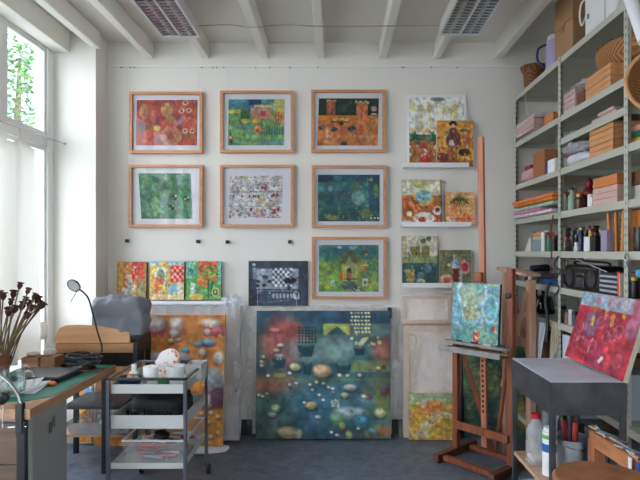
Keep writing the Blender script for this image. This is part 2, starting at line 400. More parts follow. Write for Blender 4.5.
def a_bazaar():
    a = Art(120, 90, (205,205,202), 9); a.mott(.12, 12)
    a.wash((170,190,190), 8, .5, .5, (0,0,1,.4)).wash((205,170,170), 8, .58, .4)
    a.dots(240, (0,0,1,.4), .013, [(70,90,110),(190,120,120),(110,150,120),(230,230,228),(90,70,80)], .75)
    a.dots(200, (0,.42,1,.72), .012, [(90,100,120),(200,210,215),(160,130,130),(230,230,225)], .7)
    a.dots(160, (0,.75,1,1), .013, [(60,60,80),(150,60,70),(90,130,110),(225,220,215)], .75)
    a.line(0,.39,1,.38,.012,(90,80,90),.7).line(0,.72,1,.73,.01,(140,130,130),.7).ell(.3,.05,.06,.035,(200,190,90))
    for x, y in ((.62,.28),(.68,.3),(.84,.46),(.9,.46),(.42,.8),(.86,.82),(.93,.8)): a.ell(x,y,.028,.045,(160,40,50),.9)
    for x in (.08,.24,.38,.46,.5,.55,.8): a.ell(x,.49,.018,.035,(50,50,64),.9)
    a.ell(.6,.57,.06,.035,(220,190,40)).ell(.72,.68,.05,.03,(220,170,90)).ell(.84,.68,.03,.03,(210,120,60)).ell(.55,.82,.05,.04,(210,150,60)).ell(.62,.93,.08,.06,(210,130,150),.7); return a
def a_orange():
    a = Art(110, 84, (214,128,62), 11); a.mott(.2, 9); a.wash((196,80,50), 6, .5, .6).wash((226,160,80), 7, .55, .6, (0,.5,1,1))
    a.rect(0,0,1,.36,(32,52,44)).wash((60,86,84), 7, .5, .6, (.3,0,.7,.34)).rect(.0,.36,.6,.52,(224,130,40))
    a.rect(.13,.06,.28,.36,(186,84,60)).rect(.17,.1,.2,.3,(210,130,70)).rect(.63,.12,.82,.62,(206,108,60)).rect(.66,.2,.7,.6,(226,150,90),.7).rect(.74,.2,.77,.6,(226,150,90),.7)
    for i in range(6): a.ell(.62+i*.04,.07+.02*(i%2),.018,.03,(226,214,130)).ell(.14+i*.028,.05,.012,.02,(220,200,130)).ell(.26+i*.05,.45-.02*(i%2),.02,.03,(222,200,120))
    for x, y, r in ((.06,.62,.055),(.27,.66,.06),(.56,.64,.075),(.44,.97,.06)): a.ell(x,y,r,r*.85,(50,62,76),.95)
    a.line(.22,.5,.5,.5,.014,(60,50,40)).ell(.39,.52,.04,.05,(40,46,36)).rect(.37,.56,.41,.78,(200,90,60),.8)
    for x in (.12,.28): a.ring(x,.87,.085,.07,.2,(196,150,130),.9)
    a.rect(.14,.6,.18,.85,(226,190,170),.8).rect(.68,.78,.9,.84,(210,190,150),.8).rect(.76,.82,.8,.96,(206,110,70)).ell(.92,.22,.05,.06,(200,150,140)).rect(.88,.32,.97,.35,(220,210,200))
    a.dots(60, (0,.5,1,1), .016, [(226,170,110),(200,90,60),(180,80,90),(230,190,120)], .6).dots(20, (.02,.02,.98,.34), .02, [(50,86,60),(70,100,90)], .7); return a
def a_sea():
    a = Art(110, 84, (52,116,118), 13); a.mott(.3, 9); a.wash((40,130,104), 6, .5, .6, (0,.2,1,.7)).wash((30,80,90), 5, .5, .7).rect(0,0,1,.14,(34,76,104),.8,.1).ell(.1,.07,.15,.08,(26,50,70),.9,0,.6)
    a.ell(.32,.08,.07,.06,(90,140,170),.7).rect(.3,.34,.48,.7,(56,84,82),.6,.06).ell(.2,.3,.04,.06,(140,170,190),.8).ell(.06,.45,.1,.08,(40,64,66),.7,0,.7)
    a.ell(.65,.5,.11,.16,(130,176,160),.85,0,.4).ell(.64,.26,.03,.08,(110,100,50),.9).rect(.79,.03,.82,.7,(90,150,130),.5).ell(.86,.1,.03,.04,(170,180,80)).rect(.82,.15,.92,.8,(40,84,120),.6,.04)
    a.ell(.94,.34,.04,.14,(120,160,70),.8).ell(.78,.83,.1,.09,(190,180,70),.9,0,.5).ell(.24,.92,.1,.05,(216,160,60),.9,0,.5).ell(.15,.88,.06,.04,(190,170,60),.7)
    a.rect(0,.72,1,1,(30,70,56),.35,.1).dots(110, (0,.65,1,1), .014, [(30,60,50),(150,190,170),(90,150,100),(60,110,80)], .7).dots(30, (0,.0,1,.6), .012, [(150,190,200),(30,70,80)], .6)
    for x in (.86,.92,.97): a.ell(x,.93,.015,.02,(230,225,190))
    return a
def a_arch():
    a = Art(110, 84, (132,166,76), 15); a.rect(0,0,1,.3,(44,110,130),1,.2).mott(.25, 8); a.wash((60,130,110), 6, .5, .6).wash((170,186,70), 6, .55, .5, (.4,.3,1,.9)).wash((90,150,90), 7, .5, .5, (0,.4,.4,1))
    a.ell(.5,.3,.18,.18,(90,96,50),.85,0,.5).poly([(.44,.4),(.5,.22),(.58,.4)],(150,170,110)).rect(.38,.4,.64,.78,(196,190,110),.9).rect(.4,.5,.46,.76,(220,190,60))
    a.ell(.505,.56,.04,.07,(40,60,60)).rect(.47,.56,.54,.76,(70,90,80)).rect(.49,.6,.54,.74,(210,90,40)).rect(.35,.56,.395,.76,(206,100,50)).rect(.42,.72,.62,.74,(60,60,40))
    a.rect(.7,.42,.8,.54,(200,100,50)).rect(.68,.42,.82,.45,(200,170,120)).ell(.77,.15,.06,.04,(120,50,50),.8).ell(.34,.05,.04,.03,(190,205,210)).ell(.57,.05,.06,.05,(130,180,170),.8)
    a.ring(.2,.32,.08,.1,.2,(40,110,110),.6).ring(.8,.3,.07,.09,.2,(50,110,110),.5).ell(.5,.86,.12,.1,(60,90,110),.8).ell(.62,.93,.07,.05,(30,60,90),.8).dots(10, (.56,.9,.68,.97), .012, [(220,225,235)], .9)
    a.rect(.2,.76,.26,.88,(214,218,216)).ell(.23,.82,.018,.04,(150,160,170)).rect(.73,.72,.81,.88,(226,220,205)).ell(.77,.8,.02,.04,(50,60,60)).ell(.13,.86,.06,.06,(200,190,60),.8).rect(.84,.8,.89,.92,(200,180,60),.7)
    a.dots(70, (0,.2,1,1), .018, [(60,120,90),(190,200,90),(110,160,110),(160,180,60)], .5); return a
framed('oak-framed red abstract work on paper, upper left corner of the wall', 131, 93, 203.5, 154, (137, 100.6, 197.5, 145.8), a_red(), warp=(.004, .006, 0, -.002))
framed('oak-framed leafy green work on paper below the red one', 130.5, 165.5, 203.5, 227.5, (140, 173.6, 191.5, 219), a_green(), warp=(-.006, -.002, .014, .018))
framed('oak-framed picture of a pink castle in green meadows under blue sky', 221, 92, 294, 153.5, (229, 100, 284.5, 145.8), a_castle(), warp=(0, .004, -.002, -.004))
framed('oak-framed pale grey picture teeming with tiny coloured figures', 221, 165.5, 294, 227.5, (230, 176, 282.5, 218), a_bazaar(), warp=(.002, .005, -.004, -.008))
framed('oak-framed orange picture with two towers under a dark sky', 311.5, 91, 385, 153, (318, 99, 378, 146), a_orange(), warp=(.008, .006, -.004, -.006))
framed('oak-framed deep teal underwater picture with a pale dome', 312, 166, 386, 228, (318, 175, 379.5, 221.5), a_sea())
framed('oak-framed green picture with a small arched doorway, lowest in its column', 312, 237, 386, 299, (319, 245, 378.5, 291.5), a_arch())
# ---- unframed canvases on the wall and ledges
def a_dark():
    a = Art(100, 76, (52,62,74), 17); a.mott(.3, 9); a.rect(.13,.17,.84,.62,(124,136,148)).rect(.18,.68,.8,.97,(60,76,100),.8)
    for i in range(8):
        for j in range(7):
            if (i+j) % 2: a.rect(.4+i*.042,.15+j*.06,.442+i*.042,.21+j*.06,(200,208,212),.85)
            else: a.rect(.4+i*.042,.15+j*.06,.442+i*.042,.21+j*.06,(50,60,74),.7)
    a.ell(.7,.43,.11,.07,(26,26,30)).line(.78,.4,.9,.34,.012,(24,24,28)).ell(.28,.35,.05,.04,(50,56,66)).ell(.24,.22,.04,.05,(150,165,180))
    for x, y in ((.16,.45),(.35,.45),(.15,.55),(.26,.54),(.68,.6)): a.ell(x,y,.035,.04,(38,44,54))
    a.ell(.09,.08,.03,.03,(190,200,205)).rect(.07,.14,.12,.4,(130,150,165),.9,.03)
    for i in range(7): a.ell(.42+i*.06,.78,.02,.06,(170,180,186),.9)
    a.ring(.8,.76,.045,.08,.3,(200,210,215)).line(.14,.66,.82,.66,.008,(170,180,186)).line(.15,.66,.15,1,.006,(150,160,170)).line(.8,.66,.81,1,.006,(150,160,170)).dots(50, (.12,.15,.85,.95), .012, [(190,198,205),(44,52,64)], .6).line(.3,.92,.7,.86,.008,(170,160,120),.6); return a
def a_frieze():
    a = Art(90, 100, (196,198,184), 19); a.mott(.08, 8); a.rect(0,0,1,.5,(200,202,190)).wash((176,184,178), 5, .5, .5, (0,0,1,.5))
    for x, y0 in ((.2,.17),(.35,.14),(.6,.2),(.75,.2)): a.rect(x,y0,x+.05,.5,(196,184,130),.7).ell(x+.02,y0,.06,.05,(190,168,100),.7)
    a.ell(.52,.03,.14,.03,(110,130,110)).rect(.76,.1,.9,.3,(190,180,120),.7,.03).rect(.02,.08,.1,.2,(196,184,80),.7).rect(0,.45,1,.53,(206,180,120),.7,.03)
    a.rect(0,.56,1,.66,(70,124,96)).rect(0,.66,1,1,(150,96,54)).wash((180,60,40), 8, .5, .7, (0,.66,1,1)).poly([(.15,1),(.27,.7),(.4,1)],(176,44,40)).ell(.27,.6,.04,.05,(140,50,50)).ell(.27,.82,.04,.05,(224,206,170))
    for x in (.1,.45,.7): a.strokes(14, (x-.02,.6,x+.02,.62), .1, .012, [(30,80,60)], .9)
    a.dots(70, (0,.66,1,1), .02, [(226,210,180),(190,60,40),(130,140,110),(90,50,40)], .75); return a
def a_pirate():
    a = Art(70, 80, (196,140,56), 21); a.mott(.2, 8).wash((214,160,60), 6, .5, .6); a.ell(.45,.07,.1,.06,(30,34,44)).ell(.46,.13,.05,.06,(206,160,120)).ell(.45,.4,.2,.24,(110,54,50)).ell(.4,.52,.07,.1,(170,180,190)).rect(.3,.55,.55,.95,(150,84,50),.9,.04)
    a.rect(.72,.25,.95,.6,(190,90,60),.7).ell(.74,.22,.12,.04,(70,90,70)).ell(.15,.85,.16,.14,(110,50,40)).ell(.75,.7,.16,.08,(66,40,36)).ell(.32,.25,.06,.05,(40,80,50)).rect(.0,.88,1,1,(130,70,50),.5,.05)
    a.dots(70, (0,.2,1,1), .025, [(90,50,40),(206,150,90),(200,180,150),(150,60,50)], .7); return a
def a_table():
    a = Art(80, 84, (190,104,58), 23); a.mott(.2, 8); a.rect(0,0,1,.32,(190,188,150)).rect(0,.05,.22,.34,(206,204,180)).rect(.7,.05,.95,.34,(206,204,180)).ell(.45,.1,.2,.08,(180,170,90),.6).ell(.5,.42,.3,.16,(206,166,70)).ell(.53,.36,.2,.14,(120,176,180))
    a.ell(.35,.5,.06,.05,(120,50,30)).ell(.15,.7,.14,.14,(156,84,40)).ell(.18,.74,.07,.06,(214,200,150)).ell(.55,.85,.28,.14,(214,206,196)).ell(.5,.88,.1,.07,(190,70,50)).ell(.88,.68,.12,.1,(220,214,200)).ell(.88,.66,.06,.05,(90,40,50)).ell(.1,.95,.14,.06,(170,190,190))
    a.strokes(20, (.75,.8,1,1), .12, .012, [(196,50,40),(224,150,60)], .8, 1.5).dots(50, (0,.35,1,1), .025, [(200,90,50),(224,150,80),(110,50,30),(210,60,50)], .7).rect(.95,0,1,1,(90,90,60),.7); return a
def a_palm():
    a = Art(64, 66, (224,160,96), 25); a.mott(.15, 7).wash((220,110,50), 6, .5, .7).rect(0,0,1,.18,(214,180,120),.6,.05)
    for k in range(13): t = -3.1+k*.26; a.line(.47,.16,.47+.34*math.cos(t),.2+abs(math.cos(t))*.18-.3*math.sin(t)*-.5,.018,(40,66,40) if k % 2 else (90,110,60),.9)
    for k in range(8): t = .2+k*.35; a.line(.47,.2,.47+.32*math.cos(t),.2+.24*math.sin(t),.016,(44,74,48),.9)
    a.line(.47,.2,.5,.6,.02,(150,90,50)).ell(.2,.86,.12,.07,(206,200,190)).rect(.1,.78,.95,.84,(200,70,70),.6,.03).dots(40, (0,.4,1,1), .025, [(226,110,50),(236,190,140),(200,190,180),(210,80,60)], .6); return a
def a_jug():
    a = Art(72, 92, (150,152,110), 27); a.mott(.2, 8).rect(.12,0,.98,.4,(190,184,164)).rect(0,0,.13,.5,(170,160,120)).poly([(.22,.22),(.5,.2),(.52,.42),(.28,.42)],(120,116,50)).rect(.55,.2,.78,.45,(110,104,50),.9,.03).ell(.6,.1,.08,.05,(80,96,50)).ell(.76,.05,.07,.05,(80,96,50))
    a.rect(0,.42,1,.56,(120,130,80),.8,.04).rect(0,.55,1,1,(34,70,72)).wash((60,100,110), 6, .5, .6, (0,.55,1,1)).poly([(.08,.66),(.36,.68),(.32,.98),(.14,.98)],(160,140,80)).ell(.52,.92,.13,.06,(190,190,160)).ell(.52,.8,.1,.07,(80,110,110)).ell(.72,.65,.1,.1,(90,120,130),.8)
    a.dots(50, (0,.35,1,1), .025, [(90,100,50),(130,150,140),(40,60,40),(60,90,90)], .55).rect(0,.93,1,1,(60,50,30),.5,.05); return a
def a_flower():
    a = Art(64, 66, (112,112,76), 29); a.mott(.2, 8).ell(.5,.4,.13,.14,(150,170,200)).rect(.42,.52,.6,.9,(110,44,30)).rect(.44,.14,.5,.4,(190,200,210),.8).ell(.8,.48,.17,.2,(206,130,130)).ell(.8,.48,.1,.12,(170,50,60)).ell(.22,.85,.2,.17,(214,150,140)).ell(.22,.86,.11,.09,(180,90,60))
    a.ell(.3,.42,.05,.05,(206,206,180)).rect(.62,.6,.7,1,(180,196,210),.8).dots(40, (0,0,1,1), .025, [(90,100,60),(150,110,60),(80,90,60)], .5); return a
canvas('unframed dark grey canvas with a checkered table and black pan, on the wall', 248.5, 261, 308, 306, D-.0008, a_dark(), 1.25, .018, edge=M_edge_dark, group=None)
def ledge(px0, px1, py0, label):
    Y = D-.11; w = X_(px1, Y)-X_(px0, Y); z0 = Z_(py0+4.6, Y); z1 = Z_(py0, Y); b = BM()
    pr = [(0, 0), (-.11, 0), (-.11, z1-z0), (-.1, z1-z0), (-.1, .012), (-.012, .012), (-.012, z1-z0+.01), (0, z1-z0+.01)]
    va = [b.verts.new((-w/2, y, z)) for y, z in pr]; vb = [b.verts.new((w/2, y, z)) for y, z in pr]
    for i in range(8): b.faces.new((va[i], va[(i+1) % 8], vb[(i+1) % 8], vb[i]))
    b.faces.new(va); b.faces.new(vb[::-1]); bmesh.ops.recalc_face_normals(b, faces=b.faces[:])
    solo('picture_ledge', b, M_white, label, 'picture ledge', ((X_(px0, Y)+X_(px1, Y))/2, D-.001, z0), group='white picture ledges')
    return z0+.0125
Y1 = D-.03
for (a0, a1, py, lab, items) in (
    (404, 469, 162.6, 'topmost white picture ledge, under the cream and mustard pictures', [((407,94,467),a_frieze,'tall cream and red canvas with pale border behind the mustard one',1.3,.02,.03), ((437,120,473.5),a_pirate,'mustard canvas of a dark-hatted figure, front on the top ledge',1.2,0,.055)]),
    (402, 471.5, 222, 'middle white picture ledge, under the laid table and palm pictures', [((402,179.5,442.5),a_table,'canvas of a laid table with fruit, left on the middle ledge',1.15,0,.03), ((446,192,475),a_palm,'small orange canvas with a dark palm crown on the middle ledge',1.15,0,.03)]),
    (402, 455, 283, 'lowest white picture ledge, behind the easel canvas', [((402,236,438),a_jug,'dark green canvas of jugs and glasses, left on the lowest ledge',1.15,0,.03), ((439.5,250,471.5),a_flower,'small olive canvas with pink blooms and a dark bottle, partly past the lowest ledge',1.15,0,.03)])):
    zb = ledge(a0, a1, py, lab)
    for (x0, y0, x1), fn, lb, g, wh, dy in items:
        d = .02; lean = .05; Yb = D-.014-dy+.01
        canvas(lb, x0, y0, x1, 0, Yb, fn(), g, d, lean, zb=zb, white=wh or None, group='paintings on the ledges', edge=M_white if wh else None)
# ================================================= the room
XL = -2.18; XR = 1.97; YB = -2.6; ZC = 3.21; XP = -1.88; YP = 4.21
def floor_mat():
    m, nt, b = new_mat('dark_marbled_linoleum')
    tc = nt.nodes.new('ShaderNodeTexCoord'); n = nt.nodes.new('ShaderNodeTexNoise'); n.inputs['Scale'].default_value = 9; n.inputs['Detail'].default_value = 8; n.inputs['Distortion'].default_value = 1.2
    nt.links.new(tc.outputs['Object'], n.inputs['Vector'])
    r = nt.nodes.new('ShaderNodeValToRGB'); r.color_ramp.elements[0].position = .3; r.color_ramp.elements[1].position = .75
    r.color_ramp.elements[0].color = (*L3((88,95,106)), 1); r.color_ramp.elements[1].color = (*L3((122,131,145)), 1)
    nt.links.new(n.outputs[0], r.inputs[0]); nt.links.new(r.outputs[0], b.inputs['Base Color']); b.inputs['Roughness'].default_value = .42; b.inputs['Specular IOR Level'].default_value = .35
    return m
struct('floor', box(BM(), XL-.3, XR+.1, YB-.1, D+.15, -.12, 0), floor_mat())
struct('ceiling', box(BM(), XL-.3, XR+.1, YB-.1, D+.15, ZC, ZC+.12), mat('white_ceiling_board', (222,219,211), .85, var=.015, scale=2))
struct('wall_back', box(BM(), XP, XR+.1, D, D+.15, 0, ZC), M_wall)
struct('wall_pilaster', box(BM(), XL-.09, XP, YP, D+.15, 0, ZC), M_wall)
struct('wall_right', box(BM(), XR, XR+.1, YB-.1, D, 0, ZC), M_wall)
# window wall: openings from y 0 to 4.16
WY0, WY1 = .1, 4.2; WZ0, WZ1 = .2, 3.08
b = BM(); box(b, XL-.09, XL, YB-.1, WY0, 0, ZC); struct('wall_left', b, M_wall)
struct('wall_left', box(BM(), XL-.09, XL, WY0, YP, 0, WZ0), M_wall)
struct('wall_left', box(BM(), XL-.09, XL, WY0, YP, WZ1, ZC), M_wall)
# wall behind the camera, with an unseen glazed opening added for fill light
for x0, x1, z0, z1 in ((XL, .92, 0, ZC), (1.92, XR, 0, ZC), (.92, 1.92, 0, .3), (.92, 1.92, 2.9, ZC)):
    struct('wall_front', box(BM(), x0, x1, YB-.1, YB, z0, z1), M_wall)
def glazing(name, plane, a0, a1, z0, z1, bars_a, bars_z, wid=.06, dep=.07):
    """window frame in one piece per bar, panes behind; plane 'x' (left wall) or 'y'"""
    t = bpy.data.objects.new(name, None); COL.objects.link(t); t['kind'] = 'structure'
    def bx(a, bb, c, d, dd, e=0):
        B = BM()
        if plane[0] == 'x': box(B, plane[1]-dd+e, plane[1]+e, a, bb, c, d, .004)
        else: box(B, a, bb, plane[1]-dd+e, plane[1]+e, c, d, .004)
        return B
    for a, w in bars_a: link('window_bar', bx(a-w/2, a+w/2, z0, z1, dep), M_frame_w, t)
    for z, w in bars_z: link('window_rail', bx(a0, a1, z-w/2, z+w/2, dep-.01, -.005), M_frame_w, t)
    A = sorted(bars_a); Zs = sorted(bars_z)
    for (u, wu), (v, wv) in zip(A, A[1:]):
        for (p, wp), (q, wq) in zip(Zs, Zs[1:]):
            if q-p < .15: continue
            B = BM(); s0, s1, r0, r1 = u+wu/2, v-wv/2, p+wp/2, q-wq/2
            # sash: a thinner inner frame
            ring = BM(); ring_frame(ring, s1-s0, r1-r0, .028, -.02, .02)
            o = link('sash', ring, M_frame_w, t)
            if plane[0] == 'x': o.rotation_euler = (0, 0, R(90)); o.location = (plane[1]-.035, (s0+s1)/2, r0)
            else: o.location = ((s0+s1)/2, plane[1]-.035, r0)
            link('glass', bx(s0+.02, s1-.02, r0+.02, r1-.02, .004, -.033), M_wglass, t)
    return t
glazing('window_1', ('x', XL-.02), 1.5, WY1, WZ0, WZ1, [(1.53,.06),(2.35,.07),(2.96,.07),(3.565,.075),(4.155,.09)], [(.24,.08),(.9,.08),(2.33,.09),(3.06,.045)])
glazing('unseen_window_2', ('x', XL-.02), WY0, 1.5, WZ0, WZ1, [(.13,.06),(.8,.07),(1.47,.06)], [(.24,.08),(.9,.08),(2.33,.09),(3.06,.045)])  # out of view; near end set to balance the light in the room
glazing('fill_window_3', ('y', YB-.01), .92, 1.92, .3, 2.9, [(.95,.05),(1.89,.05)], [(.33,.05),(2.1,.06),(2.87,.05)])  # added out of view to brighten surfaces that face the camera
struct('trim_1', box(BM(), XL-.02, XL+.1, WY0, YP-.002, 3.045, ZC-.002, .004), M_beam)   # boxed lintel above the window
struct('baseboard_back', box(BM(), XP+.002, XR-.002, D-.016, D-.001, 0, .12, .003), mat('black_baseboard', (30,30,33), .5))
# ceiling beams running towards the back wall
for i, x in enumerate((-1.872,-1.534,-1.075,-.59,-.13,.377,.82,1.32,1.80)):
    w = .062
    struct('trim_%d' % (i+2), box(BM(), x-w/2, x+w/2, YB, YP-.003 if x < -1.8 else D-.002, 3.075, ZC-.002, .006), M_beam)
# picture rail under the ceiling
rail = thing('picture_rail', 'slim white picture hanging rail along the top of the back wall', 'picture rail', (0, D-.002, Z_(66.5, D)))
link('rail', box(BM(), X_(112, D), 1.9, -.014, 0, -.008, .008, .002), M_white, rail)
for px in (122,131,135,202,213,217,224,256,270,290,318,402,404,431,457):
    link('bracket', box(BM(), X_(px, D)-.006, X_(px, D)+.006, -.018, -.001, -.014, -.009, .001), mat('grey_clip', (120,118,114), .5), rail)
for k, (px, py) in enumerate(((128,241),(198.5,241.5),(228,242),(290,242))):
    t = thing('hanging_hook', ['black cube hook on a clear cord left of the green picture', 'black cube hook on a clear cord under the green picture', 'black cube hook on a clear cord left below the pale grey picture', 'black cube hook on a clear cord above the dark unframed canvas'][k], 'picture hook', (X_(px, D), D-.004, Z_(py, D)), group='picture hooks on cords')
    link('hook', box(BM(), -.014, .014, -.026, -.001, -.014, .014, .003), M_black, t)
    link('cord', tube(BM(), [(0, -.003, .014), (0, -.003, (Z_(67.5, D)-.012)-Z_(py, D))], .0009, 5), mat('clear_cord', (190,188,182), .4), t)
# fluorescent louvre lights
def luminaire(x0, x1, y1, label):
    L = 1.28; z = 2.995; w = x1-x0; t = thing('ceiling_light', label, 'ceiling light', ((x0+x1)/2, y1-L/2, z), 0, 'louvred ceiling lights')
    b = BM(); ring = bmesh.new(); ring_frame(ring, w, L, .014, 0, .055); ring.transform(Matrix.Rotation(R(90), 4, 'X')); ring.transform(Matrix.Translation((0, L/2, .0)))
    _merge(b, ring); bmesh.ops.recalc_face_normals(b, faces=b.faces[:])
    o = link('housing', b, mat('lamp_housing_white', (205,206,208), .4), t); zs = [v.co.z for v in o.data.vertices]; o.location.z = -min(zs)
    link('top_pan', box(BM(), -w/2, w/2, -L/2, L/2, .056, .074, .003), mat('lamp_housing_white', (205,206,208), .4), t)
    link('reflector', box(BM(), -w/2+.014, w/2-.014, -L/2+.014, L/2-.014, .05, .055), mat('louvre_mirror', (196,206,212), .22, metal=.85), t)
    for s in (-1, 1): link('fluorescent_tube', tube(BM(), [(s*w*.24, -L/2+.03, .034), (s*w*.24, L/2-.03, .034)], .013, 12), mat('unlit_tube_white', (236,238,240), .3), t, True)
    link('centre_strip', box(BM(), -.006, .006, -L/2+.015, L/2-.015, .002, .045), mat('lamp_housing_white', (205,206,208), .4), t)
    mir = mat('louvre_mirror', (196,206,212), .22, metal=.85)
    n = 30
    for s in (-1, 1):
        for k in range(n):
            y = -L/2+.03+(L-.06)*k/(n-1); B = BM()
            x_a, x_b = sorted((s*.008, s*(w/2-.016)))
            va = [B.verts.new(p) for p in ((x_a, y-.009, .006), (x_b, y-.009, .006), (x_b, y+.009, .006), (x_a, y+.009, .006), (x_a, y, .034), (x_b, y, .034))]
            for f in ((0,1,2,3), (0,4,5,1), (3,2,5,4), (0,3,4), (1,5,2)): B.faces.new([va[q] for q in f])
            bmesh.ops.recalc_face_normals(B, faces=B.faces[:]); link('louvre_blade', B, mir, t)
    return t
luminaire(-1.228, -.957, 3.79, 'louvred fluorescent ceiling light on the left, towards the window')
luminaire(.709, .994, 3.755, 'louvred fluorescent ceiling light on the right, towards the shelves')
pts = [(-.957, 3.72, 3.05)]+[(x, 3.72+.01*math.sin(i*2), 3.058-.012*abs(math.sin(i*1.7))) for i, x in enumerate((-.75,-.6,-.35,-.13,.1,.37,.55))]+[(.709, 3.71, 3.05)]
solo('ceiling_cable', tube(BM(), spline(pts), .0035, 6), mat('grey_cable', (140,138,134), .5), 'thin grey cable running across under the beams between the two lights', 'cable')
# ---- window dressing
wire = [(-2.12, y, 2.335-.03*math.sin((y-.2)/4.0*math.pi)) for y in np.linspace(.2, 4.205, 20)]
t = thing('curtain_wire', 'thin steel wire with end eye carrying the cream curtain', 'curtain wire', (0, 0, 0))
link('wire', tube(BM(), wire, .003, 6), M_chrome, t); link('eye', lathe(BM(), [(0, 0), (.012, .002), (.012, .01), (0, .014)], 12, M=Matrix.Rotation(R(90), 4, 'X'), c=(-2.12, 4.209, 2.335)), M_chrome, t)
def curt(u, v):
    y = 2.45+1.3*u; n = 8.5; f = math.sin(u*n*2*math.pi/1.6+.5)*(.018+.025*v)+.01*math.sin(u*31+v*2)
    top = 2.29-.1*abs(math.sin((u*3.25+.12)*math.pi))**.7; z = top*(1-v)+.765*v
    return Vector((-2.105+f, y+.03*v*math.sin(u*20)-.0*v, z))
m, nt, pb = new_mat('cream_curtain_cloth'); o_ = nt.nodes['Material Output']; pb.inputs['Base Color'].default_value = (*L3((230,228,222)), 1); pb.inputs['Roughness'].default_value = .9
tl_ = nt.nodes.new('ShaderNodeBsdfTranslucent'); tl_.inputs[0].default_value = (*L3((236,234,230)), 1); mx_ = nt.nodes.new('ShaderNodeMixShader'); mx_.inputs[0].default_value = .5
nt.links.new(pb.outputs[0], mx_.inputs[1]); nt.links.new(tl_.outputs[0], mx_.inputs[2]); nt.links.new(mx_.outputs[0], o_.inputs['Surface'])
cu = thing('cafe_curtain', 'cream half-length curtain hanging in folds at the left window', 'curtain', (0, 0, 0))
solidify(link('cloth', sheet(BM(), curt, 150, 24), m, cu, 'all'), .0015)
for k in range(5):
    u = (k+.0-.12)/3.25+.0
    if 0 < u < 1: link('ring', tube(BM(), [(-2.12, 2.45+1.3*u, 2.32), (-2.112, 2.45+1.3*u, 2.28)], .003, 6), M_chrome, cu)
# ---- outside
struct('ground', box(BM(), -40, -2.5, -10, 60, -.6, -.5), mat('pale_paving', (170,168,160), .9, var=.1, scale=1))
def building(name, x0, x1, y0, y1, h, col, label):
    t = thing(name, label, 'building', ((x0+x1)/2, (y0+y1)/2, -.5)); w = x1-x0; d = y1-y0
    link('facade', box(BM(), -w/2, w/2, -d/2, d/2, 0, h), mat('render_'+name, col, .8, var=.04, scale=1), t)
    for k in range(3):
        link('window', box(BM(), -w/2+.15, -w/2+.15+w*.1, -d/2-.02, -d/2+.02, 1.2+k*2.2, 2.4+k*2.2), mat('pale_shutter', (190,196,204), .6), t)
    link('downpipe', tube(BM(), [(-w*.1, -d/2-.06, 0), (-w*.1, -d/2-.06, h)], .06, 10), mat('zinc_pipe', (176,184,196), .4), t, True)
    return t
building('apartment_block', -8.0, -6.95, 13.1, 16, 9, (150,158,174), 'pale building with downpipe seen through the upper window panes')
tr = thing('garden_tree', 'leafy green tree seen through the upper left window pane', 'tree', (-6.62, 11.2, -.5))
link('trunk', tube(BM(), [(0, 0, 0), (.05, 0, 2.2), (-.05, .05, 4.5), (.05, 0, 6)], [.14, .12, .08, .03], 10), mat('bark', (92,80,68), .9), tr, True)
rg = random.Random(4); b = BM()
for i in range(1500):
    a = rg.random()*6.28; rr = .3*math.sqrt(rg.random()); z = 1.6+5.2*rg.random(); s = .04+.04*rg.random()
    c = Vector((rr*math.cos(a), rr*math.sin(a), z)); n = Vector((rg.random()-.5, rg.random()-.5, rg.random())).normalized(); u = n.orthogonal().normalized(); w_ = n.cross(u)
    b.faces.new([b.verts.new(c+u*s), b.verts.new(c+w_*s*.6), b.verts.new(c-u*s), b.verts.new(c-w_*s*.6)])
link('foliage', b, mat('green_leaves', (72,108,52), .7, var=.4, scale=3), tr)['kind'] = 'stuff'
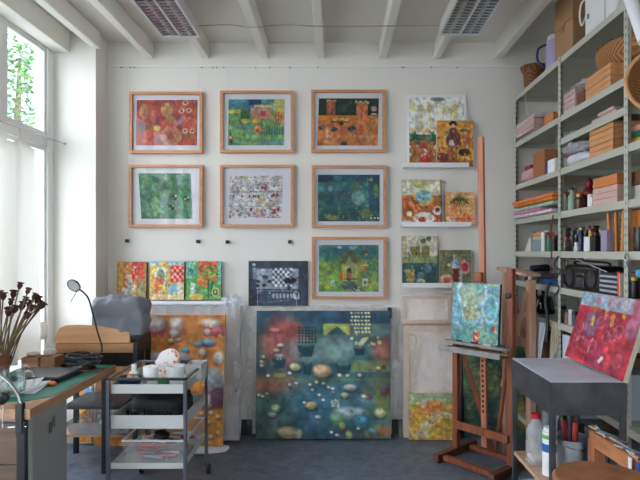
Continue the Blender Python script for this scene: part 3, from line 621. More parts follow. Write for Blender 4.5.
# ================================================= leaning canvases and packs on the floor
def a_pebbles():
    a = Art(190, 150, (196,126,48), 31); a.mott(.18, 8); a.rect(0,0,1,.42,(188,112,52),.7,.05).wash((160,60,50), 5, .5, .6, (0,.55,1,.8)).wash((214,160,60), 6, .5, .5, (0,.3,1,1)).rect(.6,.42,1,.5,(206,150,60),.6,.04).rect(.5,.6,1,.72,(150,60,56),.7,.05)
    st = a.stone; st(.53,.07,.06,.06,(214,196,196),(150,50,80)); st(.66,.07,.05,.055,(214,206,190),(150,60,80)); st(.65,.14,.035,.03,(214,206,190),(140,60,80)); st(.9,.06,.07,.035,(214,196,180),(120,60,60)); st(.88,.13,.025,.025,(206,170,150)); st(.95,.12,.045,.03,(214,110,130),(150,40,60))
    st(.48,.2,.025,.015,(214,196,110)); st(.63,.2,.02,.02,(220,200,110)); st(.68,.19,.02,.015,(220,200,150)); st(.82,.22,.03,.022,(96,160,200)); st(.89,.21,.04,.025,(120,176,206)); st(.73,.27,.025,.022,(80,160,180)); a.poly([(.42,.27),(.45,.2),(.48,.27)],(100,160,100)); st(.85,.29,.025,.03,(206,190,180)); st(.96,.33,.035,.045,(216,206,196),(130,80,60))
    st(.35,.12,.06,.05,(200,190,190)); st(.62,.33,.15,.05,(190,180,186),(80,60,70)); st(.93,.5,.07,.09,(170,176,186),(110,60,90)); st(.9,.66,.04,.05,(206,190,180),(80,50,60)); st(.96,.62,.05,.06,(110,70,90),(60,40,60))
    st(.12,.62,.05,.04,(80,130,190)); st(.2,.74,.05,.03,(220,200,190)); st(.3,.6,.05,.035,(90,140,190)); st(.35,.72,.05,.04,(220,190,100)); st(.45,.72,.04,.04,(220,200,120)); st(.28,.8,.06,.04,(200,180,190)); st(.08,.3,.05,.04,(210,200,190)); st(.18,.2,.06,.05,(200,150,160))
    for x, y in ((.85,.76),(.92,.75),(.97,.78),(.9,.82),(.92,.93),(.97,.9),(.88,.92),(.75,.6),(.6,.55)): st(x,y,.018,.018,(222,206,160),(120,60,50))
    a.dots(60, (0,0,1,1), .01, [(220,170,70),(210,190,150),(160,80,50),(226,180,100)], .7); return a
def a_boats():
    a = Art(180, 168, (50,84,90), 33); a.mott(.3, 8, .6); a.wash((40,70,90), 5, .5, .7).wash((90,110,100), 6, .55, .5, (0,.2,1,.55)).rect(0,0,1,.1,(34,66,88),.8,.04)
    a.wash((140,66,64), 4, .35, .8, (.08,.08,.34,.42)).rect(.5,.1,.7,.19,(150,156,80)).rect(.7,.1,1,.19,(86,110,100),.7).poly([(.5,.19),(.56,.15),(.6,.11),(.64,.15),(.69,.19)],(34,80,84)).rect(0,.19,1,.2,(120,90,60),.6)
    a.rect(.0,.2,.13,.34,(110,110,70),.7,.03).rect(.14,.2,.42,.23,(160,80,60),.7,.02).rect(.1,.12,.22,.18,(180,80,80),.8,.03).rect(.85,.22,1,.38,(130,80,66),.7,.08).ell(.6,.34,.12,.07,(96,130,120),.6,0,.5).rect(.7,.39,1,.48,(120,130,76),.8,.02).rect(.0,.38,.7,.52,(40,80,86),.5,.04)
    a.ell(.2,.24,.15,.2,(156,72,68),.8,0,.9).ell(.15,.58,.22,.08,(156,84,60),.8,0,.9).rect(.9,.22,1,.4,(150,84,62),.7,.12).ell(.92,.75,.14,.25,(124,120,66),.6,0,.9).ell(.5,.68,.3,.2,(62,120,138),.6,0,.9).ell(.5,.3,.3,.1,(112,140,134),.6,0,.9).ell(.1,.85,.2,.2,(70,100,80),.5,0,.9)
    def bowl(x, y, w, h): a.poly([(x-w/2,y),(x-w*.3,y+h*.25),(x+w*.3,y+h*.25),(x+w/2,y),(x+w*.32,y+h),(x-w*.32,y+h)],(28,66,74)) if 0 else (a.poly([(x-w/2,y),(x+w/2,y),(x+w*.34,y+h),(x-w*.34,y+h)],(26,62,70)), a.ell(x,y-h*.02,w*.36,h*.22,(84,112,108),.6))
    bowl(.37,.27,.13,.09); bowl(.17,.37,.11,.08); bowl(.77,.29,.09,.06); bowl(.65,.42,.12,.08); bowl(.38,.4,.08,.1)
    for i in range(6):
        for j in range(6):
            a.ell(.32+i*.024,.13+j*.023,.008,.009,(24,44,60),.9)
            if not (j > 3 and i < 1): a.ell(.71+i*.026+.005*(j % 2),.015+j*.03,.009,.009,(214,204,140),.9,.6)
    a.dots(14, (.7,.2,.92,.27), .012, [(206,196,150)], .8)
    s = a.stone; s(.14,.15,.045,.018,(206,110,110)); s(.18,.27,.028,.015,(216,200,180)); s(.15,.31,.025,.014,(210,190,150)); s(.17,.35,.03,.016,(206,200,190)); s(.29,.44,.04,.03,(206,206,150),(30,50,50)); s(.49,.47,.068,.052,(216,176,130),(40,50,50))
    for x, y, c in ((.05,.36,(196,190,150)),(.04,.4,(196,170,120)),(.04,.43,(200,190,160)),(.09,.51,(220,214,200)),(.25,.49,(200,196,180)),(.62,.505,(220,214,170)),(.68,.505,(206,206,120)),(.77,.505,(206,196,170)),(.85,.45,(150,110,70)),(.95,.44,(90,60,50)),(.91,.45,(206,200,110))): s(x,y,.016,.014,c)
    a.rect(.13,.49,.22,.52,(150,150,70),.8).rect(0,.53,1,.55,(90,110,70),.7,.02).wash((150,80,56), 4, .3, .8, (0,.54,.34,.66)).wash((110,120,64), 4, .3, .7, (.78,.6,1,1)).wash((60,110,130), 5, .5, .6, (.3,.55,.9,.95)).rect(.86,.9,1,.98,(166,90,50),.7,.05).rect(.8,.84,1,.9,(50,110,120),.6,.04)
    s(.15,.76,.035,.03,(170,190,150),(30,60,60)); s(.12,.81,.035,.022,(160,170,160)); s(.41,.74,.045,.03,(216,196,130),(30,50,60)); s(.46,.83,.022,.014,(190,196,190)); s(.24,.95,.075,.05,(196,176,130),(40,50,50)); s(.31,.96,.035,.04,(190,186,150)); s(.7,.8,.13,.05,(160,180,186),(40,110,100)); s(.78,.86,.07,.05,(60,130,150),(30,70,80)); s(.6,.84,.05,.05,(110,160,120),(40,90,80)); s(.92,.8,.042,.035,(206,196,140),(50,60,50)); s(.87,.94,.038,.025,(90,130,140)); s(.64,.9,.025,.03,(160,170,90)); s(.69,.97,.025,.035,(160,170,90)); s(.7,.6,.05,.025,(206,206,190)); s(.66,.66,.03,.022,(180,196,150)); s(.95,.63,.028,.025,(120,70,80)); s(.84,.67,.022,.02,(130,80,80)); s(.8,.67,.018,.016,(190,196,150)); s(.99,.6,.02,.03,(110,70,80))
    for x, y in ((.02,.66),(.05,.67),(.08,.65),(.4,.58),(.45,.56),(.5,.57),(.42,.62),(.54,.6),(.57,.61),(.25,.58),(.3,.57),(.76,.92),(.56,.95),(.6,.97),(.36,.72),(.5,.7),(.47,.66)): s(x,y,.014,.012,(214,206,190),(40,50,60))
    a.dots(40, (.56,.7,.62,.76), .006, [(190,196,180)], .8).dots(90, (0,.55,1,1), .012, [(40,100,120),(80,120,90),(30,60,80),(110,100,60)], .4); return a
def a_gold():
    a = Art(70, 70, (206,168,72), 35); a.mott(.2, 8); a.rect(0,0,1,.2,(150,180,140),1,.2).ell(.45,.3,.3,.16,(220,130,60),.9,0,.6).ell(.2,.5,.15,.15,(220,160,60),.8,0,.5).wash((210,200,170), 6, .5, .7, (.2,.35,1,1)).wash((200,150,40), 5, .5, .6, (0,.5,1,1)).ell(.3,.22,.06,.1,(210,200,190),.8,0,.6)
    a.dots(50, (.3,.4,.95,.7), .02, [(150,150,140),(120,80,50),(214,206,180)], .6).dots(20, (0,.82,.3,1), .02, [(90,90,100),(190,180,180)], .7); return a
def a_jungle():
    a = Art(80, 100, (60,84,58), 37); a.mott(.35, 8); a.wash((100,120,70), 6, .5, .6, (0,0,.45,.6)).wash((30,56,60), 6, .5, .7).wash((120,110,60), 5, .6, .6)
    a.strokes(70, (0,0,1,1), .14, .012, [(40,70,50),(110,130,80),(50,100,100),(30,40,40)], .6).dots(60, (0,0,1,1), .025, [(90,110,60),(140,120,60),(40,60,70)], .5).poly([(.68,.9),(.76,.4),(.84,.9)],(150,120,60),.7); return a
def a_trio(k):
    if k == 0:
        a = Art(64, 80, (190,126,66), 41); a.mott(.2, 8).rect(.5,0,.9,.45,(200,70,50)).rect(.2,.3,.6,.5,(196,60,50),.8).rect(0,.1,.2,.6,(190,160,60),.8,.1).wash((206,200,170), 7, .45, .8, (.25,.1,.7,.9)).ell(.4,.7,.12,.16,(130,170,160),.8).rect(.75,.5,.95,1,(110,160,110),.6,.1).ell(.25,.8,.1,.12,(160,180,190),.7); a.dots(60, (.2,.1,.8,1), .03, [(216,210,190),(190,60,50),(120,160,150)], .6); return a
    if k == 1:
        a = Art(70, 84, (206,176,96), 43); a.mott(.15, 8).rect(0,0,.3,.07,(130,190,210)).rect(.5,0,1,.07,(130,190,210)).ell(.32,.4,.17,.3,(214,210,180)).ell(.32,.42,.12,.25,(130,150,130)).rect(.16,.42,.28,.85,(214,110,60)).ell(.33,.5,.06,.12,(206,100,60)).ell(.36,.72,.09,.14,(226,190,110)).rect(.6,.1,1,.52,(206,50,50))
        for i in range(5):
            for j in range(5):
                if (i+j) % 2: a.rect(.62+i*.075,.12+j*.08,.69+i*.075,.19+j*.08,(236,190,170),.8)
        a.rect(.55,.6,.8,.84,(120,180,210)).rect(.8,.55,.98,.9,(206,200,190),.8,.04).rect(.05,.85,1,1,(216,196,160),.8,.05).dots(70, (0,.05,1,1), .02, [(230,196,70),(110,90,50),(236,226,206),(200,110,70)], .6); return a
    a = Art(72, 92, (104,160,84), 45); a.mott(.2, 8).rect(.35,0,.88,.12,(230,90,60)).rect(0,0,.25,.5,(120,196,170),.8,.04).wash((60,140,60), 7, .5, .7, (0,.4,1,1)).wash((170,190,60), 7, .5, .6, (.3,.1,.9,.6)).strokes(12, (.08,.15,.22,.3), .16, .012, [(30,110,100)], .9).rect(.13,.55,.26,.9,(190,214,206),.9,.04).rect(.9,0,1,.6,(120,190,180),.8,.03)
    a.dots(26, (.35,.1,.9,.7), .045, [(226,90,50),(230,110,60),(206,80,50)], .85).rect(.62,.5,.66,.95,(30,90,70)).rect(.72,.5,.76,.9,(30,90,70)).ell(.84,.8,.11,.12,(190,206,140)).ell(.84,.8,.07,.08,(60,60,40)).ell(.84,.8,.03,.05,(206,206,90)).ell(.3,.93,.2,.1,(214,206,110)).ell(.28,.93,.08,.06,(230,160,50)).strokes(20, (.4,.1,.9,.5), .12, .014, [(30,90,60),(40,70,40)], .7); return a
# left pack: pebble painting in front of wrapped canvases
ap = a_pebbles(); ap.crop(26, 190, 0, 150)
ap2 = a_pebbles(); ap2.crop(0, 30, 85, 140)
canvas('narrow strip of an orange and blue canvas standing low beneath the side table', 75.5, 386, 91.5, 437, 4.16, ap2, 1.15, .02, R(3), zb=.03)
t = canvas('large orange canvas of painted pebbles leaning behind the steel trolley', 94, 317, 222.5, 444, 4.075, ap, 1.15, .03, lean=R(6.3), zb=.035)
t = thing('wrapped_canvas', 'tall pink-backed canvas wrapped in clear plastic behind the orange pebble canvas', 'wrapped canvas', ((-1.80+X_(236, 4.3))/2, 4.31, .012), rx=-R(4))
w = X_(236, 4.3)+1.80
link('stretched_canvas', box(BM(), -w/2, w/2, -.07, 0, .0, 1.02, .004), mat('pinkish_canvas_edge', (206,180,160), .8, var=.05, scale=5), t)
def crumple(bm, x0, x1, y0, y1, z0, z1, seed=1, amp=.012, fr=9, n=26):
    tb = bmesh.new(); bmesh.ops.create_cube(tb, size=1); bmesh.ops.subdivide_edges(tb, edges=tb.edges[:], cuts=n, use_grid_fill=True)
    for v in tb.verts:
        p = Vector(((x0+x1)/2+v.co.x*(x1-x0), (y0+y1)/2+v.co.y*(y1-y0), (z0+z1)/2+v.co.z*(z1-z0))); q = Vector((p.x*fr, p.y*fr, p.z*fr*.45+seed*7))
        p += Vector((v.co.x*2*abs(mnoise.noise(q)), -abs(mnoise.noise(q+Vector((5, 5, 5)))) if v.co.y < 0 else 0, v.co.z*2*abs(mnoise.noise(q+Vector((9, 1, 3))))))*amp*2
        if p.z < z0: p.z = z0
        v.co = p
    _merge(bm, tb); return bm
link('plastic_wrap', crumple(BM(), -w/2-.012, w/2+.03, -.085, .006, .0, 1.05, 1, .012), M_film_thick, t)
link('foam_sheet', box(BM(), -w/2+.02, w/2-.02, -.088, -.0, 1.056, 1.085, .008), mat('white_foam', (236,238,244), .7), t)
link('plastic_knot', blob(BM(), w/2-.12, w/2+.07, -.1, -.01, 1.02, 1.13, 2.2, .03, 22, 3), M_film_thick, t, True)
solo('foam_offcut', blob(BM(), -.33, .33, -.09, .09, 0, .03, 4, .006, 20, 2), mat('white_foam', (236,238,244), .7), 'strip of white foam on the floor under the orange pebble canvas', 'foam sheet', ((X_(222, 4.05)-.28), 4.05, .002), smooth=True)
trio = [((116.5,262,146),'small orange and red canvas with grey shapes, leftmost of three on the left pack'), ((149,262,184),'small yellow canvas with an arched doorway, middle of three on the left pack'), ((185.5,261.5,221),'small green canvas with red blooms, rightmost of three on the left pack')]
for k, ((x0, y0, x1), lb) in enumerate(trio):
    canvas(lb, x0, y0, x1, 0, 4.395, a_trio(k), 1.1, .02, R(3.5), zb=1.103, edge=M_edge_dark, group='small canvases on the left pack')
# middle: dark painting, plastic behind
canvas('large dark blue canvas of floating stones and bowls, centre of the back wall', 255.5, 312, 391, 438, 4.300, a_boats(), 1.5, .03, lean=R(3.3), zb=.012, edge=M_edge_dark)
t = thing('wrapped_canvas', 'plastic-wrapped canvas standing behind the large dark blue painting', 'wrapped canvas', ((X_(252, 4.4)+X_(392, 4.4))/2, 4.422, .002), rx=0)
w = X_(391.5, 4.37)-X_(251, 4.37)
link('stretched_canvas', box(BM(), -w/2, w/2, -.03, 0, .01, 1.04, .003), mat('greyish_canvas_back', (206,202,196), .8), t)
link('plastic_wrap', crumple(BM(), -w/2-.04, w/2+.02, -.037, .005, .0, 1.05, 4, .01), M_film, t)
link('corner_guard', box(BM(), w/2-.035, w/2-.004, -.05, -.03, .95, 1.04, .002), mat('dark_green_guard', (30,50,46), .5), t)
# right pack of three
t = thing('wrapped_canvas', 'small canvas back with rounded bar in plastic, upper one behind the easel', 'wrapped canvas', ((X_(401, 4.38)+X_(452, 4.38))/2, 4.385, .915), rx=-R(2))
w = X_(451.5, 4.36)-X_(402, 4.36)
link('canvas_back', box(BM(), -w/2, w/2, -.012, 0, 0, .225, .002), M_linen, t)
link('stretcher', ring_frame(BM(), w, .225, .03, -.026, -.011), mat('pale_stretcher', (222,194,168), .6), t)
link('plastic_wrap', crumple(BM(), -w/2-.01, w/2+.01, -.034, .004, .0, .235, 6, .005, 16, 16), M_film, t)
t = thing('wrapped_canvas', 'tall canvas back in plastic standing behind the yellow-orange canvas', 'wrapped canvas', ((X_(407, 4.34)+X_(456, 4.34))/2, 4.385, .003), rx=-R(.3))
w = X_(462, 4.34)-X_(406, 4.34)
link('canvas_back', box(BM(), -w/2, w/2, -.035, 0, 0, .895, .002), M_linen, t)
link('stretcher', ring_frame(BM(), w, .895, .045, -.052, -.034), mat('pale_stretcher', (222,194,168), .6), t)
link('plastic_wrap', crumple(BM(), -w/2-.03, w/2+.01, -.06, .003, .0, .905, 7, .012, 10), M_film, t)
link('tape_strap', tube(BM(), spline([(-w/2+.02, -.075, .84), (-w/2+.1, -.078, .8), (-w/2+.07, -.078, .6), (-w/2+.05, -.076, .4)]), .007, 6), mat('cream_strap', (206,190,160), .6), t, True)
canvas('yellow-orange canvas standing low at the foot of the easel packs', 409, 394, 459.5, 440, 4.29, a_gold(), 1.15, .02, R(2), zb=.004)
canvas('dark green jungle canvas standing behind the tall easel', 463.5, 346, 540, 434, 4.36, a_jungle(), 1.8, .03, R(2), zb=.004, edge=M_edge_dark)
solo('plastic_bag', blob(BM(), -.045, .035, -.025, .025, 0, .42, 2.4, .02, 14, 9), M_film, 'crumpled clear plastic hanging in the gap right of the dark blue canvas', 'plastic', (X_(396.5, 4.3), 4.30, .22), smooth=True)
# ================================================= left: desk and what stands on it
DT = .72; DX0, DX1, DY0, DY1 = -2.12, -1.515, 2.665, 3.70
t = thing('work_desk', 'beech work desk with thick top under the window', 'desk', ((DX0+DX1)/2, (DY0+DY1)/2, 0)); cx, cy = (DX0+DX1)/2, (DY0+DY1)/2
link('desktop', box(BM(), DX0-cx, DX1-cx, DY0-cy, DY1-cy, DT-.052, DT, .004), wood('desk_beech', (166,124,92), (192,150,114), 2, .45, axis=1), t)
for x, y in ((DX0+.04, DY1-.05), (DX1-.05, DY1-.05), (DX0+.04, DY0+.06)):
    link('leg', box(BM(), x-cx-.02, x-cx+.02, y-cy-.02, y-cy+.02, 0, DT-.053, .003), M_black, t)
t = thing('drawer_cabinet', 'grey-sided drawer cabinet with brown front standing under the desk', 'cabinet', (-1.78, 2.87, 0))
link('body', box(BM(), -.2, .25, -.155, .19, .0, DT-.054, .004), mat('cabinet_grey', (150,150,146), .55), t)
for k in range(3):
    d = link('drawer', box(BM(), -.195, .185, -.178, -.157, .02+k*.21, .22+k*.21, .004), wood('walnut_front', (84,66,52), (108,84,66), 2, .5), t)
    link('handle', tube(BM(), [(-.08, -.195, .14+k*.21), (.07, -.195, .14+k*.21)], .006, 8), M_chrome, d, True)
link('label_plate', box(BM(), .2505, .252, .0, .03, .53, .585), mat('plate_grey', (96,98,100), .5), t)
link('label_plate', box(BM(), .2505, .252, .035, .06, .55, .61), mat('plate_grey', (96,98,100), .5), t)
solo('metal_post', box(BM(), -.02, .02, -.016, .016, 0, DT-.06, .003), M_black, 'black metal post at the near end of the desk beside the brown drawers', 'post', (-1.555, 2.672, 0))
b = BM(); bm_pts = [(DX0+.03, DY0+.12), (DX1-.11, DY0+.12), (DX1-.012, DY0+.23), (DX1-.012, DY1-.02), (DX0+.03, DY1-.02)]
lo = [b.verts.new((x, y, 0)) for x, y in bm_pts]; hi = [b.verts.new((x, y, .003)) for x, y in bm_pts]
b.faces.new(lo[::-1]); b.faces.new(hi)
for i in range(5): b.faces.new((lo[i], lo[(i+1) % 5], hi[(i+1) % 5], hi[i]))
solo('cutting_mat', b, mat('green_cutting_mat', (38,122,108), .5, var=.03, scale=6), 'large green cutting mat covering the desk', 'cutting mat', (0, 0, DT+.0008))
MT = DT+.0042
t = thing('laptop', 'closed dark grey laptop lying on the green cutting mat', 'laptop', (-1.80, 3.32, MT), R(-4))
link('base', box(BM(), -.17, .17, -.13, .13, 0, .022, .004), M_blackp, t); link('lid', box(BM(), -.17, .17, -.13, .13, .0228, .034, .004), mat('laptop_lid_grey', (96,98,104), .38), t)
rp = random.Random(2)
for k in range(3):
    solo('paper_sheet', sheet(BM(), lambda u, v: Vector((-.105+.21*u, -.12+.24*v, .003+.012*(u*v)**2*(k+1)*.6)), 10, 10), M_paper, ['topmost', 'middle', 'lowest'][2-k]+' white paper sheet of the small pile beside the laptop', 'paper', (-1.76-.02*k, 3.03+.01*k, MT+.0006+.0045*k), R([8, -4, 14][k]), 'white papers on the desk').modifiers.new('s', 'SOLIDIFY').thickness = .0006
solo('orange_putty', blob(BM(), -.028, .028, -.02, .02, 0, .022, 2.2, .006, 60, 3), mat('orange_translucent', (220,110,20), .3), 'small orange lump lying on the cutting mat by the laptop', 'eraser', (-1.645, 3.12, MT), smooth=True)
# glass jug at the left picture edge
def glass_jug(loc, r, h):
    t = thing('glass_jug', 'clear glass jug with handle standing at the near left end of the desk', 'jug', loc)
    pr = [(0, .004), (r*.9, .004), (r*.97, .02), (r, h*.5), (r*1.02, h), (r*1.05, h+.004), (r*.99, h+.002), (r*.965, h*.5), (r*.92, .024), (0, .014)]
    link('body', lathe(BM(), pr, 32), M_jar, t, True)
    link('handle', tube(BM(), spline([(r*.98, 0, h*.85), (r*1.5, 0, h*.86), (r*1.75, 0, h*.6), (r*1.55, 0, h*.3), (r*.98, 0, h*.18)]), .0065, 10), M_jar, t, True)
    return t
glass_jug((-1.745, 2.90, MT), .068, .15)
t = thing('clamp_lamp', 'clamp lamp with curved chrome arm at the near left desk corner', 'lamp', (-1.62, 2.68, DT+.001))
link('clamp', box(BM(), .038, .075, -.03, .0, -.12, .03, .004), M_black, t); link('clamp_screw', tube(BM(), [(-.0, -.02, -.09), (.09, -.02, -.085)], .004, 8), M_chrome, t)
lo_ = Vector((-1.62, 2.68, DT+.001))
link('arm', tube(BM(), spline([P(px_, py_, 2.665)-lo_ for px_, py_ in ((21,424),(22,410),(18,395),(10,383),(0,375.5),(-10,372))], 8), .008, 10), M_chrome, t, True)
link('pivot_knob', lathe(BM(), [(0, 0), (.026, 0), (.032, .008), (.032, .028), (.02, .038), (0, .04)], 20, M=Matrix.Rotation(R(90), 4, 'X'), c=P(4, 397, 2.665)-lo_), M_blackp, t, True)
link('pivot_arm', tube(BM(), [P(4, 397, 2.65)-lo_, P(-12, 388, 2.65)-lo_], .007, 8), M_black, t)
link('arm_screw', tube(BM(), [P(4, 400, 2.65)-lo_, P(3, 428, 2.65)-lo_], .003, 6), M_chrome, t)
# terracotta pot with dried poppies
t = thing('terracotta_pot', 'brown clay pot holding dried seed heads at the back left of the desk', 'pot', (-2.0, 3.2, MT))
link('body', lathe(BM(), [(0, 0), (.045, 0), (.058, .12), (.064, .12), (.064, .148), (.056, .148), (.046, .02), (0, .016)], 24), mat('clay_brown', (140,86,62), .8), t, True)
rg = random.Random(11)
Mst = mat('dry_stem', (126,108,74), .9); Mhd = mat('dry_poppy_head', (92,58,50), .9, var=.25, scale=40)
heads = [(0,334-36),(3,300),(19,289),(27,294),(13,298),(10,305),(14,313),(21,310),(33,300),(36,303),(38,306),(28,307),(24,303),(35,313),(25,319),(8,316),(30,311),(40,309)]
for k, (px, py) in enumerate(heads):
    Y = 3.2+rg.uniform(-.08, .12); hp = P(px, py, Y); hp.x = max(hp.x, -2.03)
    base = Vector((-2.0+rg.uniform(-.03, .03), 3.2+rg.uniform(-.03, .03), MT+.03)); d = hp-base
    t = thing('dried_poppy', 'brown dried poppy seed head on a long stem in the clay pot', 'dried flower', base, 0, 'dried poppies in the clay pot')
    mid = d*.5+Vector((0, 0, .035)); s = link('stem', tube(BM(), spline([(0, 0, 0), mid, d], 5), .0038, 6), Mst, t, True)
    q = (d-mid).normalized().to_track_quat('Z', 'Y').to_matrix().to_4x4()
    sc2 = rg.uniform(1.0, 1.6); link('seed_head', lathe(BM(), [(r_*sc2, z_*sc2) for r_, z_ in [(0, -.004), (.006, 0), (.012, .012), (.014, .02), (.010, .026), (.019, .034), (.016, .036), (.006, .03), (0, .029)]], 7, M=q, c=d), Mhd, t, False)
for k, (px, Y, w, h) in enumerate(((22, 3.60, .11, .075), (40, 3.58, .095, .085))):
    t = solo('wooden_box', box(BM(), -w/2, w/2, -.06, .06, 0, h, .004), wood('box_wood', (150,104,74), (172,124,90), 3, .6), ['brown wooden box behind the laptop, left of the pair', 'brown wooden box behind the laptop, right of the pair'][k], 'box', (-2.02+.135*k, Y, MT), R(4-6*k), 'small boxes at the window')
solo('white_stone', blob(BM(), -.05, .04, -.03, .03, 0, .03, 2.2, .006, 30, 5), mat('white_pebble', (220,214,200), .6), 'flat pale stone lying on the left wooden box', 'stone', (-2.02, 3.6, MT+.0755), smooth=True)
solo('white_stone', blob(BM(), -.045, .045, -.035, .035, 0, .048, 2.2, .008, 30, 8), mat('white_pebble', (220,214,200), .6), 'larger rounded pale stone lying on the right wooden box', 'stone', (-1.905, 3.58, MT+.0855), smooth=True)
# desk lamp with goose neck
t = thing('desk_lamp', 'black gooseneck lamp with small round head on the far desk corner', 'lamp', (-1.66, 3.53, MT))
o = t.location
link('base', lathe(BM(), [(0, 0), (.075, 0), (.08, .008), (.07, .02), (.025, .03), (.012, .04), (0, .04)], 28), M_blackp, t, True)
pts = [P(101.5, 352, 3.53), P(97, 330, 3.53), P(90, 303, 3.53), P(86, 295, 3.53), P(79, 289, 3.53)]
link('gooseneck', tube(BM(), spline([Vector((.01, 0, .035))]+[p-Vector(o) for p in pts], 8), .0055, 10), M_black, t, True)
hc = P(74, 285.5, 3.53)-Vector(o); Mh = Vector((-.2, -.86, -.46)).to_track_quat('Z', 'Y').to_matrix().to_4x4()
hd = link('lamp_head', lathe(BM(), [(0, -.022), (.03, -.018), (.045, -.004), (.046, .006), (.042, .006), (.04, -.002), (0, -.006)], 28, M=Mh, c=hc), M_black, t, True)
link('diffuser', lathe(BM(), [(0, .002), (.04, .002), (.04, .004), (0, .005)], 28, M=Mh, c=hc), mat('lamp_diffuser', (226,228,230), .4), hd, True)
link('aiming_rod', tube(BM(), [P(78, 289.5, 3.53)-Vector(o), P(70.5, 302, 3.52)-Vector(o)], .0025, 6), M_black, t)
rg = random.Random(5); pts = []
for i in range(70): a = i*.62; r = .07+.03*math.sin(i*.9); pts.append((r*1.25*math.cos(a), r*.8*math.sin(a), .006+.065*(i/70)+.006*math.sin(i*1.7)))
solo('coiled_cable', tube(BM(), spline(pts, 4), .0052, 6), mat('dark_grey_cable', (46,48,54), .45), 'heap of dark coiled cable with lamp base on the far desk end', 'cable', (-1.655, 3.52, MT+.036), smooth=True)
solo('red_cable', tube(BM(), spline([(-.1, .05, .02), (-.07, -.07, .012), (.02, -.1, .02), (.1, -.06, .012), (.14, .03, .006)], 6), .0035, 6), mat('brown_red_cable', (150,84,66), .5), 'thin reddish cable looped around the dark cable heap', 'cable', (-1.655, 3.5, MT+.001), smooth=True)
solo('power_strip', box(BM(), -.11, .11, -.025, .025, 0, .022, .006), M_blackp, 'black power strip lying behind the laptop by the wooden boxes', 'power strip', (-1.775, 3.62, MT), R(3))
# ================================================= black-framed side table behind the desk
SX0, SX1, SY0, SY1 = -1.955, -1.385, 3.745, 4.03; ST = .855; cx, cy = (SX0+SX1)/2, (SY0+SY1)/2
t = thing('side_table', 'black-framed side table with beech top and lower shelves behind the desk', 'table', (cx, cy, 0)); hx, hy = (SX1-SX0)/2, (SY1-SY0)/2
link('tabletop', box(BM(), -hx, hx-.03, -hy, hy, ST-.062, ST, .004), M_beech, t)
link('drawer', box(BM(), -hx+.04, hx-.04, -hy+.02, hy-.03, ST-.16, ST-.064, .004), M_blackp, t)
link('side_rail', box(BM(), hx-.029, hx, -hy, hy, ST-.07, ST+.004, .003), M_black, t)
for sx in (-1, 1):
    for sy in (-1, 1): link('leg', box(BM(), sx*(hx-.018)-.016, sx*(hx-.018)+.016, sy*(hy-.018)-.016, sy*(hy-.018)+.016, 0, ST-.063, .002), M_black, t)
link('shelf_rail', box(BM(), -hx, hx, -hy, -hy+.02, .40, .425, .002), M_black, t); link('shelf_rail', box(BM(), -hx, hx, hy-.02, hy, .40, .425, .002), M_black, t)
link('shelf', box(BM(), -hx+.005, hx-.005, -hy+.02, hy-.005, .2, .225, .003), M_beech, t)
t2 = thing('plastic_crate', 'clear grey tray of glass odds and ends on the lower side-table shelf', 'tray', (cx+.02, cy, .2255))
def open_box(bm, x, y, h, th=.003, taper=.9):
    def rg_(k, z): return [bm.verts.new((sx*x/2*k, sy*y/2*k, z)) for sx, sy in ((-1,-1),(1,-1),(1,1),(-1,1))]
    ob, ot = rg_(taper, 0), rg_(1, h); f = 1-2*th/min(x, y); it, ib = rg_(f, h), rg_(taper*f, th)
    bm.faces.new(ob[::-1]); bm.faces.new(ib)
    for a, b_ in ((ob, ot), (ot, it), (it, ib)):
        for k in range(4): bm.faces.new((a[k], a[(k+1) % 4], b_[(k+1) % 4], b_[k]))
    bmesh.ops.recalc_face_normals(bm, faces=bm.faces[:]); return bm
link('tray', open_box(BM(), .44, .34, .09), film('grey_clear_plastic', (150,156,160), .3, 6), t2)
rg = random.Random(8)
for k in range(5):
    solo('glass_jar', lathe(BM(), [(0, 0), (.03, 0), (.032, .06), (.024, .075), (.024, .09), (.02, .09), (.02, .07), (0, .07)], 16), M_jar, 'small clear jar in the tray under the side table', 'jar', (cx-.14+k*.075, cy+rg.uniform(-.08, .08), .2295), group='jars in the tray under the side table', smooth=True)
solo('flat_package', box(BM(), -.2, .2, -.15, .15, 0, .02, .004), mat('grey_package', (62,64,68), .6), 'flat grey package on the rails under the side table', 'package', (cx, cy, .4255+.0))
link('dummy', BM(), M_black) if 0 else None
# curved beech object (chair back) and grey-covered machine
b = BM()
pr = [(-.27, 0), (-.262, .06), (-.24, .105), (-.20, .125), (-.1, .128), (.02, .118), (.14, .098), (.24, .072), (.25, 0)]
fa = [b.verts.new((x, -.014, z)) for x, z in pr]; fb = [b.verts.new((x, .014, z)) for x, z in pr]
b.faces.new(fa); b.faces.new(fb[::-1])
for i in range(len(pr)): b.faces.new((fa[i], fb[i], fb[(i+1) % len(pr)], fa[(i+1) % len(pr)]))
bmesh.ops.recalc_face_normals(b, faces=b.faces[:])
solo('plywood_machine_case', b, wood('case_beech', (212,158,112), (228,178,132), 2, .4), 'curved beech panel standing on the side table beside the grey cover', 'wooden panel', (-1.70, 3.775, ST+.001), rot=(R(-16), 0, R(3)))
t = thing('covered_machine', 'machine under a crumpled grey dust cover on the side table', 'machine', (X_(122, 3.92), 3.915, ST+.001))
link('machine_base', box(BM(), -.15, .18, -.1, .1, 0, .05, .008), M_blackp, t)
link('dust_cover', blob(BM(), -.185, .18, -.11, .11, .012, .31, 7, .03, 13, 4, 64, True), mat('grey_dust_cover', (134,138,146), .75, var=.05, scale=8, bump=.5, bscale=14), t, 'all')
